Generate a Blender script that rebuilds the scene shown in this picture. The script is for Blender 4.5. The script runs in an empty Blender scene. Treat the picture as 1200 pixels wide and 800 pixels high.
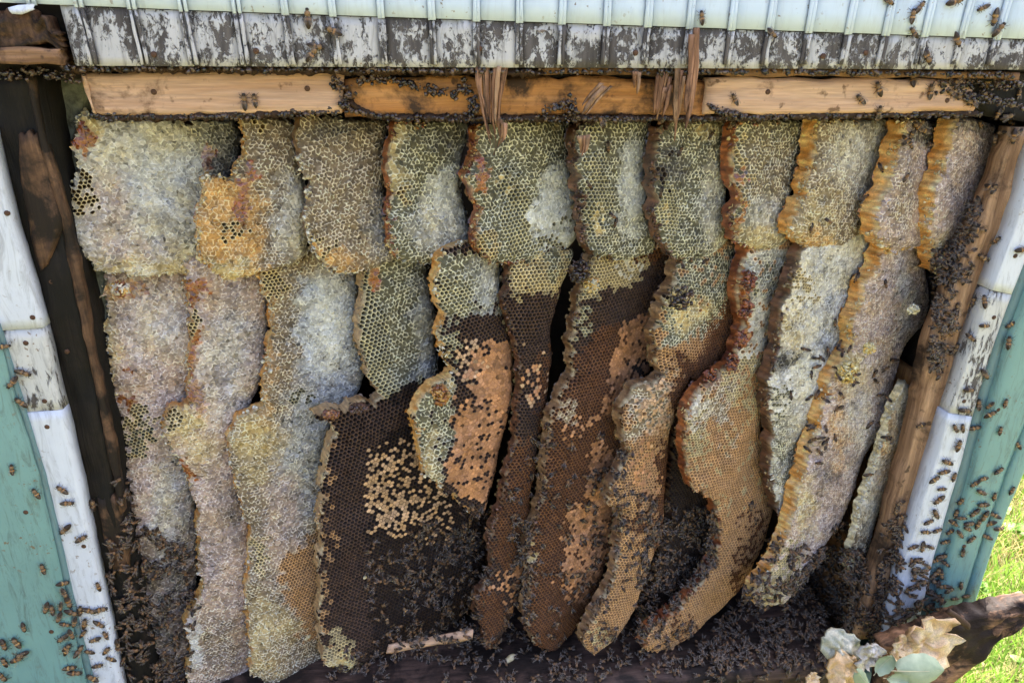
import bpy, bmesh, math, random
import numpy as np
from mathutils import Vector, Matrix
random.seed(7); rng = np.random.default_rng(7)
S = bpy.context.scene; COL = S.collection

# ------------------------------------------------------------------ camera
FPX = 870.0
CY, CP, CR = [math.radians(a) for a in (7, 22, 0.6)]
C0 = np.array([0.0, -0.8, 1.2])
FW = np.array([math.sin(CY)*math.cos(CP), math.cos(CY)*math.cos(CP), -math.sin(CP)])
R0 = np.array([math.cos(CY), -math.sin(CY), 0.0]); U0 = np.cross(R0, FW)
RT = R0*math.cos(CR)+U0*math.sin(CR); UP = -R0*math.sin(CR)+U0*math.cos(CR)
cd = bpy.data.cameras.new('camera'); cam = bpy.data.objects.new('camera', cd); COL.objects.link(cam)
cd.sensor_width = 36; cd.lens = FPX/1200*36; cd.clip_start = .01; cd.clip_end = 500
cam.matrix_world = Matrix([[RT[0], UP[0], -FW[0], C0[0]], [RT[1], UP[1], -FW[1], C0[1]], [RT[2], UP[2], -FW[2], C0[2]], [0, 0, 0, 1]])
S.camera = cam

# ------------------------------------------------------------------ world, sun, exposure
SUN_EL, SUN_AZ = math.radians(56), math.radians(38)     # azimuth from +Y (behind the wall) towards +X
w = bpy.data.worlds.new('World'); S.world = w; w.use_nodes = True
nt = w.node_tree; bg = nt.nodes['Background']; sk = nt.nodes.new('ShaderNodeTexSky')
sk.sky_type = 'NISHITA'; sk.sun_disc = False; sk.sun_elevation = SUN_EL; sk.sun_rotation = SUN_AZ
sk.dust_density = 7; sk.ozone_density = 2.6; sk.air_density = 0.6
nt.links.new(sk.outputs[0], bg.inputs[0]); bg.inputs[1].default_value = 0.15
sl = bpy.data.lights.new('sun', 'SUN'); sl.energy = 3.0; sl.angle = math.radians(.6); sl.color = (1, .95, .86)
so = bpy.data.objects.new('sun', sl); COL.objects.link(so)
sd = Vector((math.sin(SUN_AZ)*math.cos(SUN_EL), math.cos(SUN_AZ)*math.cos(SUN_EL), math.sin(SUN_EL)))
so.rotation_euler = sd.to_track_quat('Z', 'Y').to_euler(); so.location = (0, 0, 6)
S.view_settings.view_transform = 'Standard'; S.view_settings.look = 'None'; S.view_settings.gamma = 1
S.view_settings.exposure = 2.62
S.render.engine = 'CYCLES'
S.cycles.max_bounces = 6; S.cycles.diffuse_bounces = 4

# ------------------------------------------------------------------ helpers
def un(px, py, Y):                       # the point of the plane y = Y that the photo shows at this pixel
    px = np.asarray(px, float); py = np.asarray(py, float)
    d = FW + RT*((px-600)/FPX)[..., None] - UP*((py-400)/FPX)[..., None]
    t = (Y-C0[1])/d[..., 1]
    return C0 + t[..., None]*d
def ray(px, py):
    return FW + RT*((px-600)/FPX) - UP*((py-400)/FPX)
def proj(P):
    v = P-C0; z = v@FW
    return 600+FPX*(v@RT)/z, 400-FPX*(v@UP)/z
def _h(i, j, s):
    i = i.astype(np.int64); j = j.astype(np.int64)
    n = (i*374761393+j*668265263+s*974634777) & 0x7fffffff
    n = ((n ^ (n >> 13))*1274126177) & 0x7fffffff
    return ((n ^ (n >> 16)) & 0xffff)/65535.0
def noise(x, y, s=0):
    x = np.asarray(x, float); y = np.asarray(y, float)
    i = np.floor(x); j = np.floor(y); u = x-i; v = y-j; u = u*u*(3-2*u); v = v*v*(3-2*v)
    a = _h(i, j, s); b = _h(i+1, j, s); c = _h(i, j+1, s); d = _h(i+1, j+1, s)
    return (a*(1-u)+b*u)*(1-v)+(c*(1-u)+d*u)*v
def fbm(x, y, s=0, o=3):
    r = 0; a = .5; t = 0
    for k in range(o):
        r = r+a*noise(x*2**k+17*k, y*2**k+5*k, s+k); t += a; a *= .5
    return r/t
def inpoly(x, y, P):
    r = np.zeros(x.shape, bool); n = len(P); j = n-1
    for i in range(n):
        xi, yi = P[i]; xj, yj = P[j]
        if yi != yj:
            r ^= ((yi > y) != (yj > y)) & (x < (xj-xi)*(y-yi)/(yj-yi)+xi)
        j = i
    return r
def distpoly(x, y, P, closed=True):
    d = np.full(x.shape, 1e9); n = len(P)
    for i in range(n if closed else n-1):
        ax, ay = P[i]; bx, by = P[(i+1) % n]; ex, ey = bx-ax, by-ay
        t = np.clip(((x-ax)*ex+(y-ay)*ey)/(ex*ex+ey*ey+1e-12), 0, 1)
        d = np.minimum(d, np.hypot(x-ax-t*ex, y-ay-t*ey))
    return d
def tag(o, label=None, cat=None, group=None, kind=None):
    if label: o['label'] = label
    if cat: o['category'] = cat
    if group: o['group'] = group
    if kind: o['kind'] = kind
    return o
def empty(name, loc=(0, 0, 0)):
    o = bpy.data.objects.new(name, None); COL.objects.link(o); o.location = loc; o.empty_display_size = .05
    return o
def mesh(name, V, faces, mat, parent=None, loops=None, col=None, smooth=False, origin=True):
    """faces: list of tuples, or (loop_vertex_array, loop_totals)"""
    V = np.asarray(V, np.float32)
    if isinstance(faces, tuple): li, lt = faces
    else:
        lt = np.array([len(f) for f in faces], np.int32); li = np.fromiter((i for f in faces for i in f), np.int32)
    c = (V.min(0)+V.max(0))/2 if origin else np.zeros(3)
    me = bpy.data.meshes.new(name)
    me.vertices.add(len(V)); me.vertices.foreach_set('co', (V-c).astype(np.float32).ravel())
    me.loops.add(len(li)); me.loops.foreach_set('vertex_index', np.asarray(li, np.int32))
    me.polygons.add(len(lt)); st = np.concatenate([[0], np.cumsum(lt)[:-1]]).astype(np.int32)
    me.polygons.foreach_set('loop_start', st); me.polygons.foreach_set('loop_total', np.asarray(lt, np.int32))
    if smooth: me.polygons.foreach_set('use_smooth', np.ones(len(lt), bool))
    me.update(calc_edges=True)
    if col is not None:                  # per vertex or per loop
        dom = 'POINT' if len(col) == len(V) else 'CORNER'
        a = me.color_attributes.new('Col', 'FLOAT_COLOR', dom)
        c4 = np.ones((len(col), 4), np.float32); c4[:, :3] = col
        a.data.foreach_set('color', c4.ravel())
    me.validate()
    if mat: me.materials.append(mat)
    o = bpy.data.objects.new(name, me); COL.objects.link(o); o.location = c.tolist()
    if parent:
        o.parent = parent
        o.location = (Vector(c.tolist())-parent.location)
    return o

# ------------------------------------------------------------------ materials
class NT:
    def __init__(s, name):
        s.m = bpy.data.materials.new(name); s.m.use_nodes = True; s.t = s.m.node_tree; s.b = s.t.nodes['Principled BSDF']
    def n(s, typ, ins={}, **kw):
        x = s.t.nodes.new(typ)
        for k, v in kw.items(): setattr(x, k, v)
        for k, v in ins.items():
            if hasattr(v, 'is_output'): s.t.links.new(v, x.inputs[k])
            else: x.inputs[k].default_value = v
        return x
    def set(s, k, v):
        if hasattr(v, 'is_output'): s.t.links.new(v, s.b.inputs[k])
        else: s.b.inputs[k].default_value = v
    def coord(s, sc=(1, 1, 1), kind='Object'):
        tc = s.n('ShaderNodeTexCoord'); mp = s.n('ShaderNodeMapping', {'Vector': tc.outputs[kind], 'Scale': sc})
        oi = s.n('ShaderNodeObjectInfo')
        ad = s.n('ShaderNodeVectorMath', {0: mp.outputs[0], 1: s.n('ShaderNodeMath', {0: oi.outputs['Random'], 1: 37.0}, operation='MULTIPLY').outputs[0]}, operation='ADD')
        return ad.outputs[0]
    def noise(s, v, sc, det=4, ro=.6, dist=0):
        return s.n('ShaderNodeTexNoise', {'Vector': v, 'Scale': sc, 'Detail': det, 'Roughness': ro, 'Distortion': dist}).outputs['Fac']
    def ramp(s, f, stops, interp='LINEAR'):
        r = s.n('ShaderNodeValToRGB', {'Fac': f}); r.color_ramp.interpolation = interp; e = r.color_ramp.elements
        while len(e) < len(stops): e.new(.5)
        for k, (p, c) in enumerate(stops):
            e[k].position = p; e[k].color = (*c, 1) if len(c) == 3 else c
        return r.outputs[0]
    def mix(s, f, a, b, mode='MIX'):
        x = s.n('ShaderNodeMix', data_type='RGBA', blend_type=mode)
        for i, v in ((0, f), (6, a), (7, b)):
            if hasattr(v, 'is_output'): s.t.links.new(v, x.inputs[i])
            else: x.inputs[i].default_value = (*v, 1) if isinstance(v, tuple) and len(v) == 3 else v
        return x.outputs[2]
    def math(s, op, a, b=0.0):
        return s.n('ShaderNodeMath', {0: a, 1: b}, operation=op).outputs[0]
    def bump(s, h, st=.5, d=.001):
        s.set('Normal', s.n('ShaderNodeBump', {'Height': h, 'Strength': st, 'Distance': d}).outputs[0])
G3 = lambda v: (v, v, v)
def wood(name, dark, light, axis='x', stain=None, samt=.45, rough=.65, gs=1.0):
    m = NT(name); st = {'x': (1.5, 30, 30), 'z': (30, 30, 1.5), 'd': (12, 30, 6)}[axis]
    st = tuple(a*gs for a in st)
    g = m.noise(m.coord(st), 3.2, 5, .65, .6)
    f = m.noise(m.coord(tuple(a*3 for a in st)), 4, 3, .7)
    c = m.ramp(g, [(.3, dark), (.5, tuple((a+b)/2 for a, b in zip(dark, light))), (.68, light)])
    c = m.mix(m.ramp(f, [(.35, G3(.55)), (.6, G3(1.))]), G3(0.), c, 'MIX') if False else m.mix(.5, c, m.ramp(f, [(.35, G3(.45)), (.62, G3(1.))]), 'MULTIPLY')
    if stain:
        b = m.noise(m.coord((9, 9, 9)), 1.3, 6, .7, .3)
        c = m.mix(m.ramp(b, [(samt, G3(1.)), (samt+.12, G3(0.))]), c, stain)
        b2 = m.noise(m.coord((40, 40, 40)), 1.5, 3, .6)
        c = m.mix(m.ramp(b2, [(.3, G3(.8)), (.38, G3(0.))]), c, stain)
    m.set('Base Color', c); m.set('Roughness', rough); m.set('Specular IOR Level', .18)
    m.bump(m.math('ADD', g, f), .7, .0015)
    return m.m
def paint(name, col, under, amt, axis='z', rough=.45, chips=1.0, bumpd=.0008, gr=.7):
    """weathered paint over wood; amt = share peeled away"""
    m = NT(name); st = {'z': (14, 14, 3.5), 'x': (3.5, 14, 14), 'm': (12, 12, 7)}[axis]
    a = m.noise(m.coord(st), 3.0*chips, 8, .72, .4); b = m.noise(m.coord((50, 50, 16) if axis != 'm' else (60, 60, 40)), 2.5*chips, 5, .75, .8)
    lo = m.noise(m.coord((6, 6, 6)), 2.2, 3, .5)
    h = m.math('ADD', m.math('ADD', m.math('MULTIPLY', a, .6), m.math('MULTIPLY', b, .4)), m.math('MULTIPLY', m.math('SUBTRACT', lo, .5), .42 if axis == 'm' else .15))
    peel = m.ramp(h, [(max(.01, amt-.015), G3(1.)), (amt+.015, G3(0.))])
    w = m.noise(m.coord((60, 60, 4) if axis != 'x' else (4, 60, 60)), 3, 4, .7)
    uw = m.ramp(w, [(.3, tuple(x*.35 for x in under)), (.65, under)])
    d = m.noise(m.coord((5, 5, 5)), 2, 5, .65)
    cc = m.mix(m.ramp(d, [(.3, G3(.32)), (.7, G3(0.))]), col, tuple(x*.62 for x in col))
    grime = m.noise(m.coord((30, 30, 5) if axis != 'x' else (5, 30, 30)), 3, 6, .8, 1)
    cc = m.mix(m.ramp(grime, [(.30, G3(gr)), (.50, G3(0.))]), cc, tuple(x*.45+.01 for x in under))
    sp = m.noise(m.coord((1, 1, 1)), 170, 2, .5); lo2 = m.noise(m.coord((1, 1, 1)), 9, 3, .6)
    cc = m.mix(m.math('MULTIPLY', m.ramp(sp, [(.66, G3(0.)), (.70, G3(.8))]), m.ramp(lo2, [(.45, G3(0.)), (.6, G3(1.))])), cc, (.16, .09, .035))
    m.set('Base Color', m.mix(peel, cc, uw)); m.set('Roughness', m.ramp(peel, [(0, G3(rough)), (1, G3(.85))]))
    m.bump(m.math('SUBTRACT', m.math('ADD', m.math('MULTIPLY', grime, .15), m.math('MULTIPLY', w, .25)), m.math('MULTIPLY', peel, .8)), .8, bumpd)
    return m.m
def simple(name, c1, c2, sc=60, rough=.6, bd=.001, bs=.6):
    m = NT(name); n = m.noise(m.coord((1, 1, 1)), sc, 6, .7, .3)
    m.set('Base Color', m.ramp(n, [(.3, c1), (.7, c2)])); m.set('Roughness', rough); m.set('Specular IOR Level', .2); m.bump(n, bs, bd)
    return m.m
def vcol(name, rough=.5, nsc=700, var=.35, bd=.0003, sss=0, spec=.5, coat=0):
    m = NT(name); a = m.n('ShaderNodeVertexColor', layer_name='Col').outputs[0]
    n = m.noise(m.coord((1, 1, 1)), nsc, 3, .7)
    c = m.mix(var, a, m.ramp(n, [(.3, G3(.35)), (.65, G3(1.25))]), 'MULTIPLY')
    m.set('Base Color', c); m.set('Roughness', rough); m.bump(n, .6, bd); m.set('Specular IOR Level', spec)
    if coat: m.set('Coat Weight', coat); m.set('Coat Roughness', .15)
    return m.m
M = {}
M['pine'] = wood('pine_pale', (.50, .29, .17), (.70, .47, .32), 'x', (.10, .05, .025), .27, gs=.8)
M['pine_orange'] = wood('pine_orange', (.40, .17, .05), (.60, .30, .11), 'x', (.05, .028, .016), .42, gs=.8)
M['dark_wood'] = wood('blackened_wood', (.004, .0035, .003), (.024, .018, .014), 'z', (.008, .007, .006), .46)
M['stud'] = wood('stud_wood', (.05, .026, .014), (.22, .12, .065), 'z', (.02, .014, .010), .47)
M['stud_pale'] = wood('stud_pale_wood', (.15, .075, .038), (.52, .32, .18), 'z', (.05, .03, .018), .38)
M['brown_x'] = wood('brown_strip_wood', (.12, .06, .03), (.34, .19, .10), 'x', (.04, .025, .018), .42)
M['splinter'] = wood('splinter_wood', (.06, .024, .012), (.52, .28, .16), 'z', (.05, .025, .015), .34, gs=2.2)
M['board_orange'] = wood('inner_board_wood', (.06, .024, .010), (.26, .11, .035), 'z', (.018, .011, .007), .50)
M['board_orange2'] = wood('lower_board_wood', (.20, .085, .03), (.46, .23, .08), 'z', (.05, .03, .015), .43)
M['nail'] = simple('rusty_nail', (.03, .018, .012), (.14, .07, .04), 400, .6)
M['log'] = wood('charred_plank_wood', (.03, .018, .013), (.46, .25, .14), 'x', (.025, .016, .012), .47)
M['sill'] = wood('sill_wood', (.03, .02, .018), (.14, .085, .065), 'x', (.02, .014, .012), .45)
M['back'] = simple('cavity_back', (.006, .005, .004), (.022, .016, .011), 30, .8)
M['mould'] = simple('mouldy_board', (.02, .02, .017), (.24, .25, .19), 60, .85)
M['propolis'] = simple('propolis', (.014, .008, .005), (.06, .032, .018), 160, .5, .002, .9)
M['blue_sheet'] = paint('pale_blue_paint', (.57, .67, .78), (.30, .28, .28), .24, gr=.18, rough=.75)
M['white_weather'] = paint('peeling_white_paint', (.50, .49, .50), (.11, .095, .09), .495, axis='m', chips=1.7, bumpd=.0012)
M['white_trim'] = paint('white_trim_paint', (.62, .655, .72), (.14, .12, .11), .31, gr=.45)
M['peel_trim'] = paint('badly_peeled_trim_paint', (.54, .54, .53), (.12, .105, .095), .47, chips=.9, bumpd=.0015)
M['teal'] = paint('teal_paint', (.165, .32, .30), (.10, .12, .11), .24)
M['teal_dark'] = paint('teal_shaded_edge', (.125, .225, .24), (.10, .12, .11), .28)  # darker copy of the teal: shadow side of the edge strips put into colour
M['wax'] = vcol('beeswax', .6, 900, .35, .0003, spec=.25)
M['waxcut'] = vcol('cut_wax_and_honey', .32, 500, .5, .0008, spec=.6, coat=.35)
M['honey'] = vcol('wet_honey', .22, 400, .4, .001, spec=.6, coat=.6)
M['bee'] = vcol('bee_body', .5, 1500, .3, .0001, spec=.3)
mm = NT('bee_wing'); mm.set('Base Color', (.26, .21, .17, 1)); mm.set('Roughness', .45); mm.set('Alpha', .26); mm.set('Specular IOR Level', .3); M['wing'] = mm.m

# ------------------------------------------------------------------ generic rough slab through stations
def slab(name, st, Y, thick, mat, parent=None, step=.012, rough=.0015, edge=.001, endj=0.0, seed=1, nacross=8, Yb=None, fine=1.0, arris=.003):
    """st: stations (leftx, lefty, rightx, righty) in photo pixels on the plane y = Y; runs from first to last station"""
    L = np.array([un(a, b, Y) for a, b, c, d in st]); R = np.array([un(c, d, Y) for a, b, c, d in st])
    mid = (L+R)/2; seg = np.linalg.norm(np.diff(mid, axis=0), axis=1); cum = np.concatenate([[0], np.cumsum(seg)])
    n = max(4, int(cum[-1]/step)); t = np.linspace(0, cum[-1], n+1)
    Li = np.stack([np.interp(t, cum, L[:, k]) for k in range(3)], 1); Ri = np.stack([np.interp(t, cum, R[:, k]) for k in range(3)], 1)
    if Yb is not None:
        dy = np.interp(t, cum, Yb); Li[:, 1] += dy; Ri[:, 1] += dy
    m = nacross; s = np.linspace(0, 1, m+1)
    ax = (Ri-Li); axn = ax/np.linalg.norm(ax, axis=1)[:, None]
    el = edge*(fbm(t*60*fine, t*0+seed, seed)-.5)*2*2; er = edge*(fbm(t*60*fine, t*0+seed+9, seed+3)-.5)*2*2
    Li = Li+axn*el[:, None]; Ri = Ri+axn*er[:, None]
    F = Li[:, None, :]*(1-s)[None, :, None]+Ri[:, None, :]*s[None, :, None]
    al = np.gradient(mid.mean(0)[None, :]+np.stack([np.interp(t, cum, mid[:, k]) for k in range(3)], 1), axis=0)
    al /= np.linalg.norm(al, axis=1)[:, None]
    if endj:
        ja = (noise(s*m*1.3, s*0+3, seed+20)-.3)*endj; jb = (noise(s*m*1.3, s*0+8, seed+30)-.3)*endj
        wt = np.linspace(0, 1, n+1)
        F = F-al[:, None, :]*(ja[None, :]*np.clip(1-wt*3, 0, 1)[:, None])[:, :, None]+al[:, None, :]*(jb[None, :]*np.clip(wt*3-2, 0, 1)[:, None])[:, :, None]
    B = F.copy(); B[:, :, 1] += thick
    wd = np.linalg.norm(ax, axis=1).mean()
    d = rough*(fbm(t[:, None]*25*fine+0*s[None], s[None]*wd*130*fine+0*t[:, None], seed+5)-.5)*2*2
    F[:, :, 1] += d
    rb = np.minimum(arris, wd*.15)     # worn arris
    F[:, 0, 1] += rb; F[:, -1, 1] += rb
    V = np.concatenate([F.reshape(-1, 3), B.reshape(-1, 3)]); N = (n+1)*(m+1)
    fs = []
    id_ = lambda i, j, b=0: b*N+i*(m+1)+j
    for i in range(n):
        for j in range(m):
            fs.append((id_(i, j), id_(i, j+1), id_(i+1, j+1), id_(i+1, j)))
            fs.append((id_(i, j, 1), id_(i+1, j, 1), id_(i+1, j+1, 1), id_(i, j+1, 1)))
        fs.append((id_(i, 0), id_(i+1, 0), id_(i+1, 0, 1), id_(i, 0, 1)))
        fs.append((id_(i, m), id_(i, m, 1), id_(i+1, m, 1), id_(i+1, m)))
    for j in range(m):
        fs.append((id_(0, j), id_(0, j, 1), id_(0, j+1, 1), id_(0, j+1)))
        fs.append((id_(n, j), id_(n, j+1), id_(n, j+1, 1), id_(n, j, 1)))
    o = mesh(name, V, fs, mat, parent)
    bm = bmesh.new(); bm.from_mesh(o.data); bmesh.ops.recalc_face_normals(bm, faces=bm.faces); bm.to_mesh(o.data); bm.free()
    return o
def box(name, a, b, mat, parent=None):
    x0, y0, z0 = a; x1, y1, z1 = b
    V = [(x, y, z) for x in (x0, x1) for y in (y0, y1) for z in (z0, z1)]
    F = [(0, 1, 3, 2), (4, 6, 7, 5), (0, 4, 5, 1), (2, 3, 7, 6), (0, 2, 6, 4), (1, 5, 7, 3)]
    return mesh(name, V, F, mat, parent)

exec_parts = []
# ================================================================== SHED WALL
Z = lambda px, py, Y: float(un(px, py, Y)[2]); X = lambda px, py, Y: float(un(px, py, Y)[0])
zsill = Z(600, 800, 0.0)
zcav = Z(600, 88, 0.0)+.01
cav = empty('wall_cavity', (0.1, .22, .7)); tag(cav, 'dark hollow inside the shed wall behind and around the hanging combs', 'wall')
XL, XR = X(20, 400, .1)-.02, X(1170, 400, .1)+.12
XE = float(un(1100, 795, 0)[0])-.044
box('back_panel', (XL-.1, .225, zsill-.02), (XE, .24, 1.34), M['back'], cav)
box('sun_block_back', (-2.2, .26, 0.0), (float(un(1100, 795, 0)[0])-.043, .30, 2.0), M['back'], cav)  # unseen back panel of the shed, added to block the sun behind the wall
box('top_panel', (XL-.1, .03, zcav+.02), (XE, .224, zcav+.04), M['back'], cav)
# left edge
slab('mouldy_panel', [(48, 88, 104, 88), (54, 140, 94, 140), (60, 200, 92, 200), (70, 330, 122, 330), (108, 520, 142, 520), (140, 700, 178, 700), (165, 830, 205, 830)], .058, .18, M['mould'], cav, seed=4)
lst = slab('wall_stud', [(0-25, 88, 44, 88), (0-20, 150, 52, 150), (5, 215, 64, 215), (30, 290, 80, 290), (52, 385, 100, 385), (82, 520, 124, 520), (112, 660, 150, 660), (137, 785, 172, 785), (142, 830, 180, 830)], .005, .20, M['dark_wood'], rough=.003, edge=.002, seed=11)
tag(lst, 'blackened rotten wooden stud down the left side of the combs', 'stud')
b = slab('worn_brown_patch', [(22, 160, 40, 158), (24, 225, 64, 228), (32, 270, 74, 262), (46, 316, 56, 306)], .001, .01, M['stud'], lst, seed=12, endj=.01)
b = slab('exposed_wood_patch', [(112, 585, 135, 585), (122, 640, 150, 632), (132, 668, 150, 668)], .002, .01, M['stud'], lst, seed=13, endj=.01)
b = slab('inner_edge_strip', [(30, 90, 40, 90), (44, 160, 51, 160), (62, 230, 72, 230), (80, 310, 92, 310), (104, 420, 112, 420), (124, 520, 134, 520), (138, 600, 147, 600)], .003, .01, M['stud'], lst, seed=14, endj=.01, nacross=3)
# white trim boards (three lengths) on the left and the teal siding
t1 = slab('trim_board', [(-70, 150, -13, 150), (-55, 215, 1, 213), (-42, 262, 13, 260), (-28, 315, 29, 312), (-8, 388, 51, 384)], -.014, .018, M['white_trim'], seed=21, rough=.0003, edge=.0004, arris=.0006)
tag(t1, 'clean white painted trim board at the left edge above the peeled length', 'trim board')
t2 = slab('trim_board', [(-8, 388.6, 50.5, 384.6), (8, 440, 62, 436), (16, 484, 73, 480)], -.013, .017, M['peel_trim'], seed=22, rough=.0003, edge=.0004, arris=.0006)
tag(t2, 'short peeled and stained white trim board on the left between two cleaner lengths', 'trim board')
t3 = slab('trim_board', [(16.5, 484.6, 73, 480.6), (40, 570, 93, 565), (60, 650, 109, 645), (78, 730, 126, 725), (98, 830, 146, 825)], -.014, .018, M['white_trim'], seed=23, rough=.0003, edge=.0004, arris=.0006)
tag(t3, 'long white painted trim board with bees running down the lower left corner', 'trim board')
tl = empty('teal_siding', tuple(un(30, 700, -.02))); tag(tl, 'teal painted siding board filling the lower left corner', 'siding')
slab('siding_face', [(-200, 380, -8, 380), (-180, 470, 20, 480), (-160, 560, 44, 556), (-140, 650, 64, 645), (-100, 760, 88, 752), (-80, 830, 106, 822)], -.022, .02, M['teal'], tl, seed=24, rough=.0004, edge=.0004, arris=.0006)
slab('edge_strip', [(-9, 380, -2, 380), (21, 480, 28, 480), (45, 556, 52, 556), (65, 645, 73, 645), (89, 752, 97, 752), (107, 822, 115, 822)], -.018, .016, M['teal_dark'], tl, seed=25, nacross=3, rough=.0004, edge=.0004)  # side of the siding, its shade painted in with the darker teal
# right side: inner boards, stud, trim, siding
slab('inner_side_board', [(1162, 135, 1200, 140), (1146, 240, 1178, 240), (1118, 330, 1146, 330), (1084, 440, 1110, 440)], .085, .13, M['dark_wood'], cav, seed=31)
slab('inner_side_board', [(1078, 442, 1110, 442), (1050, 540, 1088, 540), (1018, 640, 1060, 640), (985, 745, 1034, 745)], .080, .13, M['board_orange2'], cav, seed=30)
rst = slab('wall_stud', [(1192, 150, 1240, 150), (1168, 215, 1210, 215), (1151, 260, 1186, 260), (1120, 335, 1158, 335), (1095, 400, 1132, 400), (1072, 510, 1104, 510), (1052, 580, 1080, 580), (1036, 640, 1062, 640), (1016, 700, 1044, 700), (1002, 748, 1030, 748)], .012, .028, M['stud_pale'], seed=32, rough=.0025, edge=.002)
tag(rst, 'bare brown wooden stud down the right side of the combs', 'stud')
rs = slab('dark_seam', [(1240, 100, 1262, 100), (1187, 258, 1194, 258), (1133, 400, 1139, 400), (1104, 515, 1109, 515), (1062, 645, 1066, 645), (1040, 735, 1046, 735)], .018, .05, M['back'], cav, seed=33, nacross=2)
t4 = slab('trim_board', [(1222, 160, 1250, 160), (1191, 262, 1218, 262), (1162, 340, 1186, 345)], -.012, .028, M['white_trim'], seed=34, rough=.0003, edge=.0004, arris=.0006)
tag(t4, 'short clean white trim board at the upper right beside the bare stud', 'trim board')
t5 = slab('trim_board', [(1161.6, 340.6, 1185.6, 345.6), (1141, 398, 1166, 400), (1124, 450, 1150, 452), (1112, 484, 1140, 488)], -.011, .027, M['peel_trim'], seed=35, rough=.0003, edge=.0004, arris=.0006)
tag(t5, 'greyish stained white trim board on the right, middle of three lengths', 'trim board')
t6 = slab('trim_board', [(1111.6, 484.6, 1139.6, 488.6), (1098, 535, 1128, 538), (1080, 590, 1112, 592), (1062, 650, 1094, 655), (1042, 730, 1076, 735), (1030, 790, 1066, 795)], -.012, .028, M['white_trim'], seed=36, rough=.0003, edge=.0004, arris=.0006)
tag(t6, 'long white trim board covered with crawling bees at the lower right', 'trim board')
tr = empty('teal_siding', tuple(un(1150, 600, -.015))); tag(tr, 'teal painted siding board with a groove at the right edge beside the grass', 'siding')
slab('edge_strip', [(1251, 160, 1262, 160), (1219, 262, 1238, 262), (1187, 345, 1205, 345), (1167, 400, 1184, 400), (1141, 488, 1158, 488), (1113, 592, 1130, 592), (1095, 655, 1112, 655), (1077, 735, 1092, 735), (1067, 795, 1080, 795)], -.008, .02, M['teal_dark'], tr, seed=37, nacross=3, rough=.0004, edge=.0004)  # shadow side of the right siding, darkened by colour
slab('siding_face', [(1263, 160, 1294, 160), (1240, 262, 1266, 262), (1206, 345, 1242, 345), (1185, 400, 1226, 400), (1159, 488, 1206, 488), (1131, 592, 1167, 592), (1113, 655, 1145, 655), (1093, 735, 1120, 735), (1081, 795, 1100, 795)], -.018, .03, M['teal'], tr, seed=38, rough=.0006, edge=.0005)
slab('corner_board', [(1296, 160, 1326, 160), (1268, 262, 1296, 262), (1244, 345, 1270, 345), (1228, 400, 1252, 400), (1208, 488, 1228, 490), (1169, 592, 1186, 592), (1147, 655, 1161, 655), (1122, 735, 1136, 735), (1102, 795, 1116, 795)], -.018, .03, M['teal'], tr, seed=39, nacross=4, rough=.0006, edge=.0005)
# the corner return of the shed going back, so the wall has its depth
xc = float(un(1100, 795, 0)[0])-.012
sw = box('shed_side_wall', (xc-.03, .02, 0), (xc, 1.7, 2.0), M['teal']); tag(sw, 'teal side wall of the shed going back from the right corner', 'wall')
fw = box('shed_base_wall', (-2.2, .002, 0), (xc-.031, .20, zsill-.045), M['teal_dark']); tag(fw, 'painted base wall of the shed under the bottom plank', 'wall')
lw = box('shed_front_wall', (-2.2, -.006, 0), (X(-210, 600, 0), .02, 1.9), M['teal']); tag(lw, 'teal front wall of the shed continuing left beyond the corner board', 'wall')
# ---- bottom sill and foundation wall
sill = empty('bottom_sill', (0.1, .1, zsill)); tag(sill, 'dark wooden bottom plank under the combs, littered with bees', 'sill')
bm_ = []
def plank(name, x0, x1, y0, y1, z0, z1, mat, parent, seed, rough=.002, nx=90, ny=12):
    xs = np.linspace(x0, x1, nx+1); ys = np.linspace(y0, y1, ny+1)
    Xg, Yg = np.meshgrid(xs, ys, indexing='ij'); Zg = z1+rough*2*(fbm(Xg*25, Yg*140, seed)-.5)*2
    Zg[:, 0] -= .004
    T = np.stack([Xg, Yg, Zg], 2).reshape(-1, 3); B = T.copy(); B[:, 2] = z0; N = len(T); k = ny+1; fs = []
    for i in range(nx):
        for j in range(ny):
            a = i*k+j; fs.append((a, a+k, a+k+1, a+1)); fs.append((N+a, N+a+1, N+a+k+1, N+a+k))
        a = i*k; fs.append((a, N+a, N+a+k, a+k)); a = i*k+ny; fs.append((a, a+k, N+a+k, N+a))
    for j in range(ny):
        fs.append((j, j+1, N+j+1, N+j)); a = nx*k+j; fs.append((a, N+a, N+a+1, a+1))
    return mesh(name, np.concatenate([T, B]), fs, mat, parent)
plank('plank', XL-.1, X(1000, 760, 0), -.015, .222, zsill-.04, zsill, M['sill'], sill, 5)
# a pale strip of wood lying on the sill
st_ = slab('wood_strip', [(452, 768, 455, 758), (500, 760, 502, 750), (553, 749, 555, 739)], .03, .006, M['pine'], seed=41, nacross=3, step=.008)
tag(st_, 'thin pale strip of wood lying at the foot of the dark brood comb', 'strip')

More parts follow.
